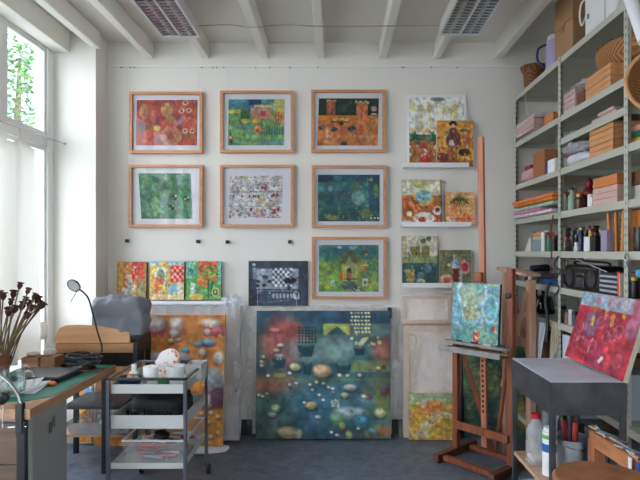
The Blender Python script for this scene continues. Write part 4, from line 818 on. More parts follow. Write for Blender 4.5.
# ================================================= steel trolley
TX0, TX1, TY0, TY1 = -1.335, -.868, 3.115, 3.64; cx, cy = (TX0+TX1)/2, (TY0+TY1)/2; hx, hy = (TX1-TX0)/2, (TY1-TY0)/2
t = thing('steel_trolley', 'three-tier trolley with chrome posts and pale trays in front of the orange canvas', 'trolley', (cx, cy, 0))
Mpost = mat('dull_steel_post', (112,116,124), .3, metal=.7); Mtray = mat('tray_cream', (196,198,192), .45)
for sx in (-1, 1):
    for sy in (-1, 1):
        p = link('post', box(BM(), sx*(hx-.01)-.01, sx*(hx-.01)+.01, sy*(hy-.01)-.01, sy*(hy-.01)+.01, .085, .75, .003), Mpost, t)
        c = link('caster', lathe(BM(), [(0, -.011), (.03, -.011), (.034, -.006), (.034, .006), (.03, .011), (0, .011)], 20, M=Matrix.Rotation(R(90), 4, 'Y'), c=(sx*(hx-.01)+.012, sy*(hy-.01)+.01, .034)), M_blackp, t, True)
        link('caster_fork', bar(BM(), (sx*(hx-.01), sy*(hy-.01), .084), (sx*(hx-.01)+.004, sy*(hy-.01)+.008, .045), .03, .008), M_chrome, c)
def tray(z0, z1, mt, name, drop=0):
    b = BM(); X, Y = hx-.022, hy-.022; th = .003
    def rr(k, z): return [b.verts.new((sx*(X-k), sy*(Y-k), z)) for sx, sy in ((-1,-1),(1,-1),(1,1),(-1,1))]
    A, B_, C_, D_ = rr(0, z0), rr(0, z1), rr(th, z1), rr(th, z0+th); b.faces.new(A[::-1]); b.faces.new(D_)
    for p, q in ((A, B_), (B_, C_), (C_, D_)):
        for k in range(4): b.faces.new((p[k], p[(k+1) % 4], q[(k+1) % 4], q[k]))
    bmesh.ops.recalc_face_normals(b, faces=b.faces[:]); return link(name, b, mt, t)
tray(.672, .725, Mtray, 'tray'); tray(.468, .545, Mtray, 'tray'); tray(.235, .268, Mtray, 'tray')
rf = BM()
for sy in (-1, 1): link('top_rail', box(BM(), -hx, hx, sy*(hy-.01)-.009, sy*(hy-.01)+.009, .751, .766, .003), M_black if sy < 0 else Mpost, t)
for sx in (-1, 1): link('top_rail', box(BM(), sx*(hx-.01)-.009, sx*(hx-.01)+.009, -hy+.02, hy-.02, .751, .766, .003), Mpost, t)
T1 = .6758; T2 = .4718; T3 = .2388
def jar(name, label, cat, loc, r, h, m, lidm=None, group=None, neck=.75, lidh=.018, smooth=True):
    t = thing(name, label, cat, loc, 0, group)
    link('body', lathe(BM(), [(0, 0), (r*.92, 0), (r, .006), (r, h*.8), (r*neck, h*.9), (r*neck, h), (0, h)], 20), m, t, smooth)
    if lidm: link('lid', lathe(BM(), [(0, h+.0005), (r*(neck+.08), h+.0005), (r*(neck+.08), h+lidh), (0, h+lidh)], 20), lidm, t, smooth)
    return t
b = BM(); lathe(b, [(0, 0), (.035, 0), (.055, .02), (.07, .05), (.074, .07), (.07, .07), (.05, .024), (0, .012)], 28)
bw = solo('blue_bowl', b, mat('dark_blue_enamel', (24,44,84), .3), 'dark blue bowl at the front left of the trolley top', 'bowl', (X_(130, 3.24), 3.235, T1), smooth=True)
solo('crumpled_rag', blob(BM(), -.04, .04, -.035, .035, 0, .05, 2.2, .02, 40, 4), mat('brownish_rag', (176,140,120), .9), 'crumpled brown rag lying in the dark blue bowl', 'rag', (X_(132, 3.24), 3.235, T1+.03), smooth=True)
jar('white_bottle', 'small white bottle with cap behind the blue bowl on the trolley', 'bottle', (X_(134, 3.38), 3.38, T1), .028, .085, M_white, M_white, neck=.5, lidh=.03)
solo('paper_roll', lathe(BM(), [(.012, 0), (.044, 0), (.046, .004), (.046, .112), (.044, .116), (.012, .116), (.012, 0)], 24), mat('white_tissue', (240,240,240), .8), 'upright white paper roll on the trolley top', 'paper roll', (X_(151, 3.32), 3.32, T1), smooth=True)
t9 = thing('plastic_tub', 'cloudy clear plastic tub at the front right of the trolley top', 'tub', (X_(174.5, 3.28), 3.3, T1))
link('tub', lathe(BM(), [(0, 0), (.05, 0), (.056, .12), (.06, .12), (.06, .125), (.053, .125), (.047, .004), (0, .004)], 28), film('cloudy_plastic', (226,230,228), .42, 5), t9, True)
t9 = thing('plastic_tub', 'square clear plastic tub at the far right of the trolley top', 'tub', (X_(197, 3.48), 3.47, T1)); link('tub', open_box(BM(), .1, .15, .11), film('cloudy_plastic', (226,230,228), .42, 5), t9)
bagm = mat('white_orange_bag', (232,226,222), .5, var=.05, scale=26, bump=.5, bscale=20); cr_ = [n for n in bagm.node_tree.nodes if n.type == 'VALTORGB'][0].color_ramp; cr_.elements[0].position = .4; cr_.elements[1].position = .44; cr_.elements[0].color = (*L3((220,120,60)), 1); cr_.elements[1].color = (*L3((232,228,224)), 1)
solo('patterned_bag', blob(BM(), -.085, .085, -.04, .04, 0, .17, 2.6, .025, 16, 12), bagm, 'white plastic bag with orange marks at the back of the trolley top', 'bag', (X_(168, 3.52), 3.53, T1), smooth=True)
solo('orange_tube', blob(BM(), -.03, .03, -.015, .015, 0, .03, 2.6, .003, 30, 2), mat('orange_print', (226,130,50), .5), 'small orange tube lying on the trolley top near the tub', 'tube', (X_(166, 3.36), 3.37, T1), smooth=True)
solo('green_sponge', blob(BM(), -.035, .035, -.025, .025, 0, .055, 3, .004, 30, 6), mat('green_sponge', (50,110,70), .8), 'green sponge between paper roll and clear tub on the trolley', 'sponge', (X_(162, 3.24)+.005, 3.26, T1), smooth=True)
solo('folded_plastic', blob(BM(), -.09, .09, -.04, .04, 0, .03, 3, .008, 24, 7), M_film_thick, 'folded clear plastic wrap lying at the front of the trolley top', 'plastic', (X_(160, 3.19)+.01, 3.185, T1), smooth=True)
# dark stuff in second tray
rg = random.Random(21)
solo('tool_bag', blob(BM(), -.17, .17, -.13, .21, 0, .15, 3.5, .02, 12, 9), mat('dark_tray_filler', (38,38,42), .8), 'black filler in the middle trolley tray for its dark contents and shade', 'bag', (cx, cy+.0, T2), smooth=True)  # added dark bulk: packed dark contents plus the shaded gap above them
for k in range(7):
    x = cx-hx+.09+k*.048; y = cy-.165-.02*(k % 2); r = .017+rg.random()*.005
    jar('paint_pot', 'small dark paint pot in the middle tray of the trolley', 'paint pot', (x, y-.02, T2), r, .055+rg.random()*.03, mat('dark_pot_%d' % (k % 3), [(30,32,38), (44,40,40), (26,44,44)][k % 3], .4), M_blackp, 'paint pots in the middle tray')
# clear box with contents in lowest tray
t9 = thing('storage_box', 'clear plastic box full of paint tubes in the lowest tray of the trolley', 'storage box', (cx+.03, cy-.0, T3)); link('box', open_box(BM(), .37, .44, .15, .003, .94), film('clear_box_plastic', (214,220,222), .12, 4), t9)
cols = [(176,60,56), (196,176,160), (150,110,90), (120,124,130), (190,150,120), (210,206,200), (160,70,60), (90,94,100)]
link('box_rim', (lambda b_: (ring_frame(b_, .376, .446, .008, -.004, .004), b_.transform(Matrix.Translation((0, .223, .151)) @ Matrix.Rotation(R(90), 4, 'X')))[0])(BM()), mat('pale_rim', (206,212,214), .35), t9)
for k in range(40):
    L = .09+.05*rg.random(); x = cx+.03+rg.uniform(-.1, .1); y = cy+rg.uniform(-.16, .14); z = T3+.012+.021*(k//8); a = rg.uniform(-.35, .35)
    r = .011; b = BM(); lathe(b, [(0, -L/2), (r*.7, -L/2), (r*.7, -L/2+.012), (r, -L/2+.016), (r, L/2-.01), (r*1.1, L/2), (0, L/2)], 12, M=Matrix.Rotation(R(90), 4, 'Y'))
    solo('paint_tube', b, mat('tube_%d' % (k % 8), cols[k % 8], .45), 'paint tube lying in the clear box of the trolley', 'paint tube', (x, y, z), a, 'paint tubes in the clear box', True)
solo('black_cloth', blob(BM(), -.05, .05, -.04, .04, 0, .05, 2.4, .012, 30, 3), M_blackp, 'black cloth bundle on top of the paint tubes in the clear box', 'cloth', (cx+.03, cy-.08, T3+.115), smooth=True)
# ================================================= tall easel
u = Vector((.66, -.751, 0)); v = Vector((.751, .66, 0)); O = Vector((.877, 3.98, 0)); Rt = O+u*.45; Mid = O+u*.225
t = thing('studio_easel', 'tall reddish-brown studio easel holding the turquoise canvas', 'easel', Mid)
def A(p, z=0): q = p-Mid; return (q.x, q.y, z)
zt = Vector((0, 0, 1)); W_ = M_redwood
link('upright', bar(BM(), A(O, .055), A(O, 1.27), .045, .035, .003, v), W_, t); link('upright', bar(BM(), A(Rt, .055), A(Rt, 1.38), .045, .045, .003, v), W_, t)
link('foot', bar(BM(), A(O-v*.24, .03), A(O+v*.24, .03), .045, .055, .003), wood('easel_foot_wood', (84,56,42), (116,74,52), 2.5, .5), t)
link('foot', bar(BM(), A(Rt-v*.24, .03), A(Rt+v*.24, .03), .045, .055, .003), wood('easel_foot_wood', (84,56,42), (116,74,52), 2.5, .5), t)
link('cross_rail', bar(BM(), A(O-v*.17+u*.024, .03), A(Rt-v*.17-u*.024, .03), .04, .035, .003), W_, t)
link('cross_rail', bar(BM(), A(O+v*.15+u*.024, .03), A(Rt+v*.15-u*.024, .03), .04, .035, .003), W_, t)
link('lower_rail', bar(BM(), A(O-v*.03+u*.0, .235), A(Rt-v*.03, .235), .025, .055, .003), W_, t)
mp = Mid+v*.02-Vector((.022,0,0))
mast = link('mast', bar(BM(), A(mp+v*.05, .10), A(mp+v*.0, Z_(137, 3.82)), .025, .045, .003, u), wood('mast_wood', (176,104,72), (206,136,98), 2.5, .45, axis=2), t)
for k in range(14): z = .36+k*.034; link('ratchet_slot', box(BM(), A(mp)[0]-.004, A(mp)[0]+.004, A(mp)[1]-.02, A(mp)[1]+.002, z, z+.018), mat('slot_dark', (40,26,20), .8), mast) if 0 else None
for k in range(13):
    z = .35+k*.036; c = mp+v*(.05*(1-(z-.1)/2.2))-v*.0165
    link('ratchet_slot', bar(BM(), A(c, z), A(c, z+.018), .012, .004, 0, v), mat('slot_dark', (40,26,20), .8), mast)
link('rear_stay', bar(BM(), A(O+u*.03+v*.02, .80), A(Mid+v*.14, .05), .02, .03, .002), W_, t)
link('rear_stay', bar(BM(), A(Rt-u*.03+v*.02, .80), A(Mid+u*.02+v*.14, .05), .02, .03, .002), W_, t)
tc_ = Mid-v*.10-u*.01; hw = .25
link('canvas_tray', bar(BM(), A(tc_-u*hw, .80), A(tc_+u*hw, .80), .12, .02, .002), wood('tray_wood', (150,100,66), (180,126,88), 2.5, .5), t)
link('canvas_rest', bar(BM(), A(tc_-u*hw+v*.045, .842), A(tc_+u*hw+v*.045, .842), .06, .02, .002), mat('paint_stained_rest', (150,146,142), .6, var=.3, scale=18), t)
link('tray_lip', bar(BM(), A(tc_-u*hw-v*.062, .806), A(tc_+u*hw-v*.062, .806), .008, .038, .001), mat('paint_stained_rest', (150,146,142), .6, var=.3, scale=18), t)
link('canvas_clamp', bar(BM(), A(mp-v*.03, 1.283), A(mp-v*.03, 1.35), .024, .06, .003, u), W_, t)
link('height_knob', lathe(BM(), [(0, 0), (.018, 0), (.02, .01), (.018, .02), (0, .022)], 14, M=(-v).to_track_quat('Z', 'Y').to_matrix().to_4x4(), c=A(Rt-v*.025, 1.2)), M_black, t, True)
rg = random.Random(3)
for k in range(9):
    s = -.22+k*.055; c = tc_+u*s-v*.02; L = .13+.05*rg.random(); c2 = c+u*(L*.5)+v*rg.uniform(-.02, .02)
    q = thing('paint_brush', 'thin paint brush lying in the easel tray', 'brush', (c.x, c.y, .8145), 0, 'brushes in the easel tray')
    dd = (c2-c)
    link('handle', tube(BM(), [(0, 0, .0), (dd.x*.7, dd.y*.7, .0)], .0035, 6), mat('brush_h%d' % (k % 3), [(40,40,60), (150,60,40), (190,180,160)][k % 3], .4), q)
    link('bristles', tube(BM(), [(dd.x*.71, dd.y*.71, 0), (dd.x, dd.y, .0)], [.004, .002], 6), mat('bristle', (90,70,60), .8), q)
for k, (s, c, L) in enumerate(((-.13, (30,30,32), .05), (.0, (30,30,32), .06), (.1, (214,190,176), .06), (.2, (40,40,44), .07))):
    pc = tc_+u*s+v*.022; solo('pastel_stick', bar(BM(), (-u*L/2), (u*L/2), .012, .012, .002), mat('stick_%d' % k, c, .6), ['black stick at the left on the canvas rest', 'black stick in the middle on the canvas rest', 'pale pink stick on the canvas rest', 'dark stick at the right on the canvas rest'][k], 'pastel stick', (pc.x, pc.y, .8585))
def a_turq():
    a = Art(96, 110, (110,168,180), 51); a.mott(.2, 10).wash((80,150,160), 7, .5, .6).wash((180,190,150), 7, .55, .6).ell(.42,.2,.27,.2,(180,190,150),.7).ring(.42,.15,.3,.26,.16,(190,220,230),.9).ell(.4,.5,.18,.14,(180,160,100),.7,0,.5).ell(.6,.08,.1,.1,(90,160,160),.7)
    a.ring(.82,.4,.14,.22,.2,(180,210,220),.6).line(.17,.3,.28,.65,.03,(190,215,225),.7).line(.66,.2,.66,.7,.03,(180,210,225),.6).rect(0,.72,1,1,(90,150,130),.5,.1).rect(.47,.79,.62,.98,(206,110,80)).dots(12, (.49,.8,.6,.97), .02, [(226,180,150),(150,60,50)], .8).rect(.87,.68,.94,.76,(196,50,56)).dots(110, (0,0,1,1), .025, [(150,190,180),(200,210,180),(80,140,160),(130,170,110),(200,160,110)], .4); return a
cpos = tc_+v*.052-Vector((.012,0,0)); cw, ch = .385, .42
t = thing('canvas_painting', 'square turquoise canvas with a small red mark resting on the tall easel', 'painting', (cpos.x, cpos.y, .8535), math.atan2(u.y, u.x), rx=0)
t.rotation_euler = (R(-4), 0, math.atan2(u.y, u.x))
link('stretched_canvas', box(BM(), -cw/2, cw/2, -.022, 0, 0, ch, .0015), M_edge_dark, t); art_face(a_turq(), cw-.002, ch-.002, -.0232, t, 1.0).location.z = .001
# ---- second, paler easel behind the metal table
e1 = Vector((1.245, 3.98, 0)); e2 = Vector((1.335, 3.72, 0)); em = (e1+e2)/2
t = thing('folded_easel', 'paler wooden easel with crossed braces standing in front of the shelves', 'easel', em)
def A2(p, z): q = p-em; return (q.x, q.y, z)
perp = Vector((.94, .33, 0)); dirv = (e2-e1).normalized()
link('upright', bar(BM(), A2(e1, .0), A2(e1, 1.34), .04, .04, .003, dirv), M_palewood, t); link('upright', bar(BM(), A2(e2, 0), A2(e2, 1.30), .05, .05, .003, dirv), M_palewood, t)
link('top_board', bar(BM(), A2(e1-dirv*.04, 1.37), A2(e2+dirv*.03, 1.335), .12, .02, .003), M_palewood, t)
link('brace', bar(BM(), A2(e1+perp*.03, 1.28), A2(e2+perp*.03, .62), .04, .018, .002, perp), M_palewood, t); link('brace', bar(BM(), A2(e2-perp*.03, 1.22), A2(e1-perp*.03, .5), .04, .018, .002, perp), M_palewood, t)
for z in (1.0, .86): link('cross_rail', bar(BM(), A2(e1+dirv*.021, z), A2(e2-dirv*.021, z), .025, .07, .003), M_palewood, t)
# ================================================= shelving on the right
XF = 1.444; XBk = 1.87; PY = [4.40, 3.51, 2.70, 1.88]
SZ = dict(a=2.755, b=2.376, c=2.226, d=2.032, e=1.755, f=1.497, g=1.262, h=1.03, i=.62, j=.2)
def perf_mat(name, col):
    m, nt, b = new_mat(name)
    tc = nt.nodes.new('ShaderNodeTexCoord'); sx = nt.nodes.new('ShaderNodeSeparateXYZ'); nt.links.new(tc.outputs['UV'], sx.inputs[0])
    def M(op, a, v): n = nt.nodes.new('ShaderNodeMath'); n.operation = op; nt.links.new(a, n.inputs[0]); n.inputs[1].default_value = v; return n.outputs[0]
    fz = M('FRACT', M('MULTIPLY', sx.outputs[1], 25.0), 0); a = M('LESS_THAN', M('ABSOLUTE', M('SUBTRACT', fz, .5), 0), .2)
    c = M('LESS_THAN', M('ABSOLUTE', M('SUBTRACT', sx.outputs[0], .5), 0), .11)
    mu = nt.nodes.new('ShaderNodeMath'); mu.operation = 'MULTIPLY'; nt.links.new(a, mu.inputs[0]); nt.links.new(c, mu.inputs[1])
    mx = nt.nodes.new('ShaderNodeMix'); mx.data_type = 'RGBA'; nt.links.new(mu.outputs[0], mx.inputs[0])
    mx.inputs[6].default_value = (*L3(col), 1); mx.inputs[7].default_value = (*L3((44,46,44)), 1); nt.links.new(mx.outputs[2], b.inputs['Base Color']); b.inputs['Roughness'].default_value = .45
    return m
SHC = (186,186,172)
Mshelf = mat('grey_green_shelf_paint', SHC, .45); Mperf = perf_mat('perforated_shelf_post', SHC)
sh = thing('storage_shelving', 'grey-green perforated steel shelving along the right wall', 'shelving', ((XF+XBk)/2, (PY[0]+PY[3])/2, 0)); sc_ = Vector(sh.location)
def lpost(x, y, sx, sy, top, w=.036):
    """an L-section post with uv for the holes"""
    b = BM(); uv = b.loops.layers.uv.new('UVMap')
    for k, (dx, dy) in enumerate(((0, 1), (1, 0))):
        p0 = Vector((x, y)); p1 = p0+Vector((sx*w*dx, sy*w*dy)); th = .003
        n = Vector((sx*th, 0)) if k == 0 else Vector((0, sy*th))
        if k == 1: p0 = p0+Vector((sx*th, 0))
        q = [p0, p1, p1+n, p0+n]; lo = [b.verts.new((c.x, c.y, 0)) for c in q]; hi = [b.verts.new((c.x, c.y, top)) for c in q]
        fs = [(lo[::-1], None), (hi, None)]+[((lo[i], lo[(i+1) % 4], hi[(i+1) % 4], hi[i]), i) for i in range(4)]
        for vs, i in fs:
            f = b.faces.new(vs)
            us = {0: (0, 1, 1, 0), 2: (1, 0, 0, 1)}.get(i)
            for j, l in enumerate(f.loops):
                l[uv].uv = (us[j], l.vert.co.z) if us else (0, l.vert.co.z)
    o = link('post', b, Mperf, sh); o.location = -sc_; return o
for k, y in enumerate(PY):
    for x, s in ((XF, 1), (XBk, -1)): lpost(x, y+(.018 if k else 0), s, -1, 2.76 if k < 3 else 2.76)
def shelf(y0, y1, z, lip=.04):
    b = BM(); X0, X1 = XF+.004, XBk-.004; t = .003
    box(b, X0, X1, y0+.004, y1-.004, z-lip, z, 0)
    b.faces.ensure_lookup_table(); f = min(b.faces, key=lambda f: f.calc_center_median().z); bmesh.ops.delete(b, geom=[f], context='FACES_ONLY')
    o = link('shelf', b, Mshelf, sh); o.location = -sc_; solidify(o, t, -1); return o
for bay in range(3):
    y1, y0 = PY[bay], PY[bay+1]
    for kx, z in SZ.items():
        if kx == 'c' and bay != 1: continue
        if kx in 'hb' and bay == 2: continue
        shelf(y0, y1, z)
def sy(px, X=1.465): return F*X/(px-CX)
def szz(px, py, X=1.465): Y = sy(px, X); return EYE-(py-CY)/F*Y
E = .0012
def onbox(name, label, cat, pxa, pxb, key, h, m, X=1.465, dx=.24, group=None, dz=0, bev=.003, rz=0):
    """block from picture column pxa (far) to pxb (near) on shelf key"""
    ya, yb = sy(pxa, X), sy(pxb, X)
    return solo(name, box(BM(), -dx/2, dx/2, -(ya-yb)/2, (ya-yb)/2, 0, h, bev), m, label, cat, (X+dx/2, (ya+yb)/2, SZ[key]+E+dz), rz, group)
def onjar(name, label, cat, px, key, r, h, m, lidm=None, X=1.5, neck=.8, group=None, lidh=.02):
    return jar(name, label, cat, (X, sy(px, X), SZ[key]+E), r, h, m, lidm, group, neck, lidh)
Mwood_e = wood('panel_wood', (196,136,88), (222,164,112), 3, .5, axis=1); Mwood_o = wood('orange_panel_wood', (190,110,58), (214,136,76), 3, .5, axis=1)
Mbrownbox = mat('dark_brown_box', (120,76,50), .6); Mpink = mat('pink_wrapped', (206,172,164), .5, var=.06, scale=10)
Mwick = weave('brown_wicker', (84,50,28), (176,116,66), 50); Mwick2 = weave('light_wicker', (120,74,38), (206,150,92), 70)
# top shelf
b = BM(); lathe(b, [(0, 0), (.07, 0), (.072, .1), (.078, .15), (.098, .185), (.1, .2), (.094, .2), (.07, .14), (.062, .01), (0, .008)], 28)
solo('wicker_basket', b, Mwick, 'small lidless brown wicker basket at the far end of the top shelf', 'basket', (1.552, 4.27, SZ['a']+E), smooth=True)
t = thing('purple_jug', 'purple and white plastic jug standing on the top shelf', 'jug', (1.565, 3.87, SZ['a']+E))
link('body', lathe(BM(), [(0, 0), (.062, 0), (.068, .02), (.066, .18), (.058, .25), (0, .25)], 24), mat('lilac_plastic', (182,172,208), .35), t, True)
link('lid', lathe(BM(), [(0, .2505), (.058, .2505), (.05, .285), (.012, .3), (0, .3)], 24), M_white, t, True)
link('handle', tube(BM(), spline([(-.06, .02, .23), (-.11, .03, .2), (-.115, .03, .12), (-.064, .02, .06)]), .009, 10), mat('dark_purple_plastic', (70,54,100), .4), t, True)
def carton(label, z, h, dx, g):
    ya, yb = sy(554.5, 1.47), sy(572, 1.47)
    t = thing('cardboard_box', label, 'box', (1.47+dx/2, (ya+yb)/2, z), 0, g); d = (ya-yb)/2
    link('carton', box(BM(), -dx/2, dx/2, -d, d, 0, h, .008), M_card, t); link('tape', box(BM(), -dx/2-.0015, -dx/2+.03, -.02, .02, h-.05, h+.0012, .0005), mat('brown_tape', (146,104,66), .4), t); return t
carton('lower of two stacked cardboard boxes on the top shelf', SZ['a']+E, .212, .25, 'cardboard boxes on the top shelf'); carton('upper of two stacked cardboard boxes, just under the ceiling', SZ['a']+.215, .2, .25, 'cardboard boxes on the top shelf')
t = thing('fan_heater', 'white plastic appliance with looped cord on the top shelf', 'appliance', (1.59, (sy(583)+sy(614))/2, SZ['a']+E)); hd_ = (sy(583)-sy(614))/2
link('body', box(BM(), -.12, .12, -hd_, hd_, 0, .27, .02), M_white, t)
link('dial', box(BM(), -.124, -.121, hd_-.07, hd_-.05, .1, .13, .001), mat('dark_grille', (90,92,96), .5), t)
link('seam', box(BM(), -.1225, -.1195, -hd_+.1, -hd_+.11, .02, .25, .0005), mat('seam_grey', (180,182,184), .5), t)
link('cord', tube(BM(), spline([(-.09, hd_+.006, .26), (-.13, hd_+.01, .22), (-.14, hd_+.01, .14), (-.128, hd_+.008, .09), (-.1, hd_+.006, .16)]), .005, 8), M_white, t, True)
# second level
def pack(label, pxa, pxb, key, h, dx, X=1.44, n=4, g=None, cols=None):
    ya, yb = sy(pxa, X), sy(pxb, X)
    t = thing('wrapped_pack', label, 'wrapped pack', (X+dx/2, (ya+yb)/2, SZ[key]+E), 0, g); d = (ya-yb)/2
    for k in range(n): link('canvas', box(BM(), -dx/2+.008, dx/2-.008, -d+.008, d-.008, .004+k*(h-.01)/n, (k+1)*(h-.01)/n, .002), Mpink, t)
    link('plastic_wrap', crumple(BM(), -dx/2, dx/2, -d, d, 0, h, pxa % 7, .006, 14, 12), M_film, t); return t
pack('pink canvases wrapped in plastic at the far end of the second shelf level', 515, 533, 'b', .115, .1, 1.40)
onbox('reddish_case', 'dark reddish frame lying behind the far pink pack', 'frame', 534.5, 552, 'b', .10, Mbrownbox, 1.52, .28)
onbox('wooden_board', 'orange wooden panel pile beside the far pink pack at the post', 'panel', 544, 553.2, 'b', .072, Mwood_o, 1.47, .03)
pack('pink canvases wrapped in plastic in the middle bay under the top shelf', 561.5, 574.5, 'b', .14, .3, 1.46)
for k in range(2): onbox('brown_case', ['lower brown frame next to the plastic-wrapped pack, middle bay', 'upper brown frame next to the plastic-wrapped pack, middle bay'][k], 'frame', 575.5, 584.3, 'b', .045, Mbrownbox, 1.48, .25, 'brown frames in the middle bay', .0465*k)
solo('plastic_bag', blob(BM(), -.12, .12, -.09, .09, 0, .035, 2.6, .015, 20, 4), M_film_thick, 'crumpled plastic bag lying on the two brown frames', 'plastic', (1.6, (sy(575.5)+sy(584.3))/2, SZ['b']+.094), smooth=True)
for k in range(4): onbox('wooden_board', ['lowest', 'second lowest', 'second highest', 'topmost'][k]+' pale wooden panel in the stack under the oval basket', 'panel', 585.3, 610.5, 'b', .033, Mwood_e, 1.466+.002*(k % 2), .26, 'wooden panels under the oval basket', .0343*k)
b = BM(); lathe(b, [(0, .0), (.7, .0), (.93, .35), (1, .8), (1.0, 1), (.93, 1), (.88, .5), (.6, .1), (0, .1)], 36)
for v_ in b.verts: v_.co = Vector((v_.co.x*.15, v_.co.y*.235, v_.co.z*.115))
t = thing('oval_basket', 'large oval wicker basket resting on the wooden panel stack', 'basket', (1.615, 2.985, SZ['b']+.1375), 0)
link('body', b, Mwick2, t, True)
for k in range(40): a = 6.283*k/40; link('rim_stitch', tube(BM(), [(.145*math.cos(a), .228*math.sin(a), .1), (.152*math.cos(a+.1), .238*math.sin(a+.1), .125)], .004, 5), Mwick, t) 
# third (half) level, middle bay
for k, (a, c, h, dz) in enumerate(((591, 616, .026, 0), (597, 613, .022, .0275))): onbox('flat_book', ['wide pale pink flat parcel, lower of two, left of the round basket', 'narrower pale pink flat parcel, upper of two, left of the round basket'][k], 'parcel', a, c, 'c', h, mat('pale_pink_cover', (196,168,162), .6), 1.47, .2, 'flat parcels', dz, .008)
ya = sy(572)
solo('plastic_bag', blob(BM(), -.1, .1, -.17, .17, 0, .075, 2.6, .02, 16, 6), M_film_thick, 'crumpled clear plastic on the half-height shelf of the middle bay', 'plastic', (1.6, sy(573, 1.6)-.0, SZ['c']+E), smooth=True)
# fourth level
solo('pink_bag', blob(BM(), -.1, .1, -.16, .15, 0, .105, 2.8, .02, 14, 8), mat('pale_pink_bag', (214,170,180), .6, bump=.4, bscale=30), 'pink crumpled bag at the far end of the fourth shelf level', 'bag', (1.555, 4.18, SZ['d']+E), smooth=True)
onbox('red_packet', 'small crimson packet lying on the pink crumpled bag', 'packet', 524.5, 530.5, 'd', .03, mat('crimson_packet', (176,50,76), .5), 1.5, .08, dz=.108)
onbox('brown_box', 'square brown box between pink bag and blue packet', 'box', 533, 544.5, 'd', .19, mat('tan_box', (166,106,64), .7), 1.47, .2)
onbox('blue_packet', 'white packet with dark blue edge beside the square brown box', 'packet', 545.5, 547, 'd', .085, mat('navy_edge', (34,52,130), .5), 1.455, .2)
onbox('white_packet', 'white paper packet left of the post on the fourth level', 'packet', 547.5, 554.5, 'd', .09, M_paper, 1.455, .22)
solo('crumpled_paper', blob(BM(), -.1, .1, -.16, .16, 0, .075, 2.6, .018, 18, 14), mat('crumpled_white_paper', (222,222,230), .6), 'crumpled white wrapping at the near side of the post, fourth level', 'wrapping', (1.555, 3.33, SZ['d']+E), smooth=True)
onbox('brown_box', 'flat dark brown box on white card in the middle bay', 'box', 575.5, 588, 'd', .115, Mbrownbox, 1.56, .2)
for k in range(5): onbox('wooden_board', ['lowest', 'second from bottom', 'middle', 'second from top', 'topmost'][k]+' block of the five-high light wood stack, middle bay', 'panel', 589.3, 613, 'd', .031, Mwood_e, 1.466+.003*(k % 2), .17, 'five light wood blocks', .0322*k)
for k, c in enumerate(((206,170,60), (40,100,80), (200,150,130))): onbox('large_book', ['yellow book, lowest of three, under the round basket', 'green and blue book in the middle, under the round basket', 'pinkish book on top, under the round basket'][k], 'book', 623.5, 650, 'd', .03, mat('book_%d' % k, c, .5), 1.485, .22, 'books under the round basket', .0312*k)
# round basket on those books
axis = Vector((-.28, -.95, .12)).normalized(); Mb = axis.to_track_quat('Z', 'Y').to_matrix().to_4x4()
b = BM(); lathe(b, [(0, -.07), (.1, -.07), (.135, -.03), (.148, .02), (.155, .02), (.155, .03), (.143, .03), (.125, -.02), (.095, -.06), (0, -.06)], 44, M=Mb)
bz = min(v_.co.z for v_ in b.verts); bl = Vector((1.50, 2.50, SZ['d']+.0965-bz))
rb = thing('round_basket', 'large round shallow wicker basket standing on edge at the near post', 'basket', bl)
link('bowl', b, Mwick2, rb, True)
link('rim', lathe(BM(), [(.15, .02), (.16, .022), (.162, .03), (.156, .036), (.147, .034), (.15, .02)], 44, M=Mb), mat('cane_rim', (206,150,96), .5, var=.1, scale=40), rb, True)
solo('paper_roll', tube(BM(), [(0, 0, 0), (-.085, .06, .33)], .022, 14), M_paper, 'white rolled paper leaning behind the round basket at the upper right', 'paper roll', (1.56, 2.50, bl.z+.163-bz*0+.01), smooth=True) if 0 else None
solo('paper_roll', tube(BM(), [(0, 0, 0), (.015, .19, .34)], .028, 16), M_paper, 'white paper roll standing on the round basket and leaning on the top shelf', 'paper roll', (1.385, 2.43, bl.z+.165), smooth=True)
# fifth level
cl = [(214,150,196), (170,190,180), (220,140,80), (196,180,170), (226,150,70)]
for k in range(5): onbox('folded_cloth', ['lowest folded cloth, pale grey-pink, of the far stack', 'pink-mauve folded cloth second in the far stack', 'mint folded cloth, middle of the far stack', 'dark orange folded cloth, second from top of the far stack', 'topmost orange folded cloth of the far stack'][k], 'cloth', 513.5-(k == 4)*1.5, [551, 540, 552, 551, 552][k], 'e', .026, mat('cloth_%d' % k, [(206,190,200), (200,130,160), (160,190,170), (206,120,50), (220,130,70)][k], .9, var=.15, scale=20), 1.41+.008*(k % 3), .26, 'folded cloths at the far end', .0275*k, .01)
def bottle(label, px, key, r, h, m, capm, X=1.5, cat='bottle', g=None):
    t = thing('bottle', label, cat, (X, sy(px, X), SZ[key]+E), 0, g)
    link('body', lathe(BM(), [(0, 0), (r*.92, 0), (r, .008), (r, h*.55), (r*.85, h*.66), (r*.38, h*.76), (r*.36, h*.86), (0, h*.86)], 18), m, t, True)
    link('cap', lathe(BM(), [(0, h*.861), (r*.44, h*.861), (r*.44, h*.99), (r*.36, h), (0, h)], 16), capm, t, True); return t
Mred = mat('deep_red', (120,28,36), .35); Mgreen = mat('dark_green', (30,80,50), .4); Mamber = mat('amber_brown', (84,52,36), .25)
bottle('white bottle with pink cap, first in the fifth level of the middle bay', 565, 'e', .022, .135, M_white, mat('pink_cap', (196,90,130), .4))
bottle('pale green bottle with black cap beside the white one, fifth level', 572, 'e', .025, .15, mat('pale_green_bottle', (150,180,160), .3), M_blackp)
jar('jam_jar', 'squat dark amber jar in front of the red figurine', 'jar', (1.53, sy(580, 1.53), SZ['e']+E), .035, .085, Mamber, mat('gold_lid', (150,110,60), .35, metal=.6))
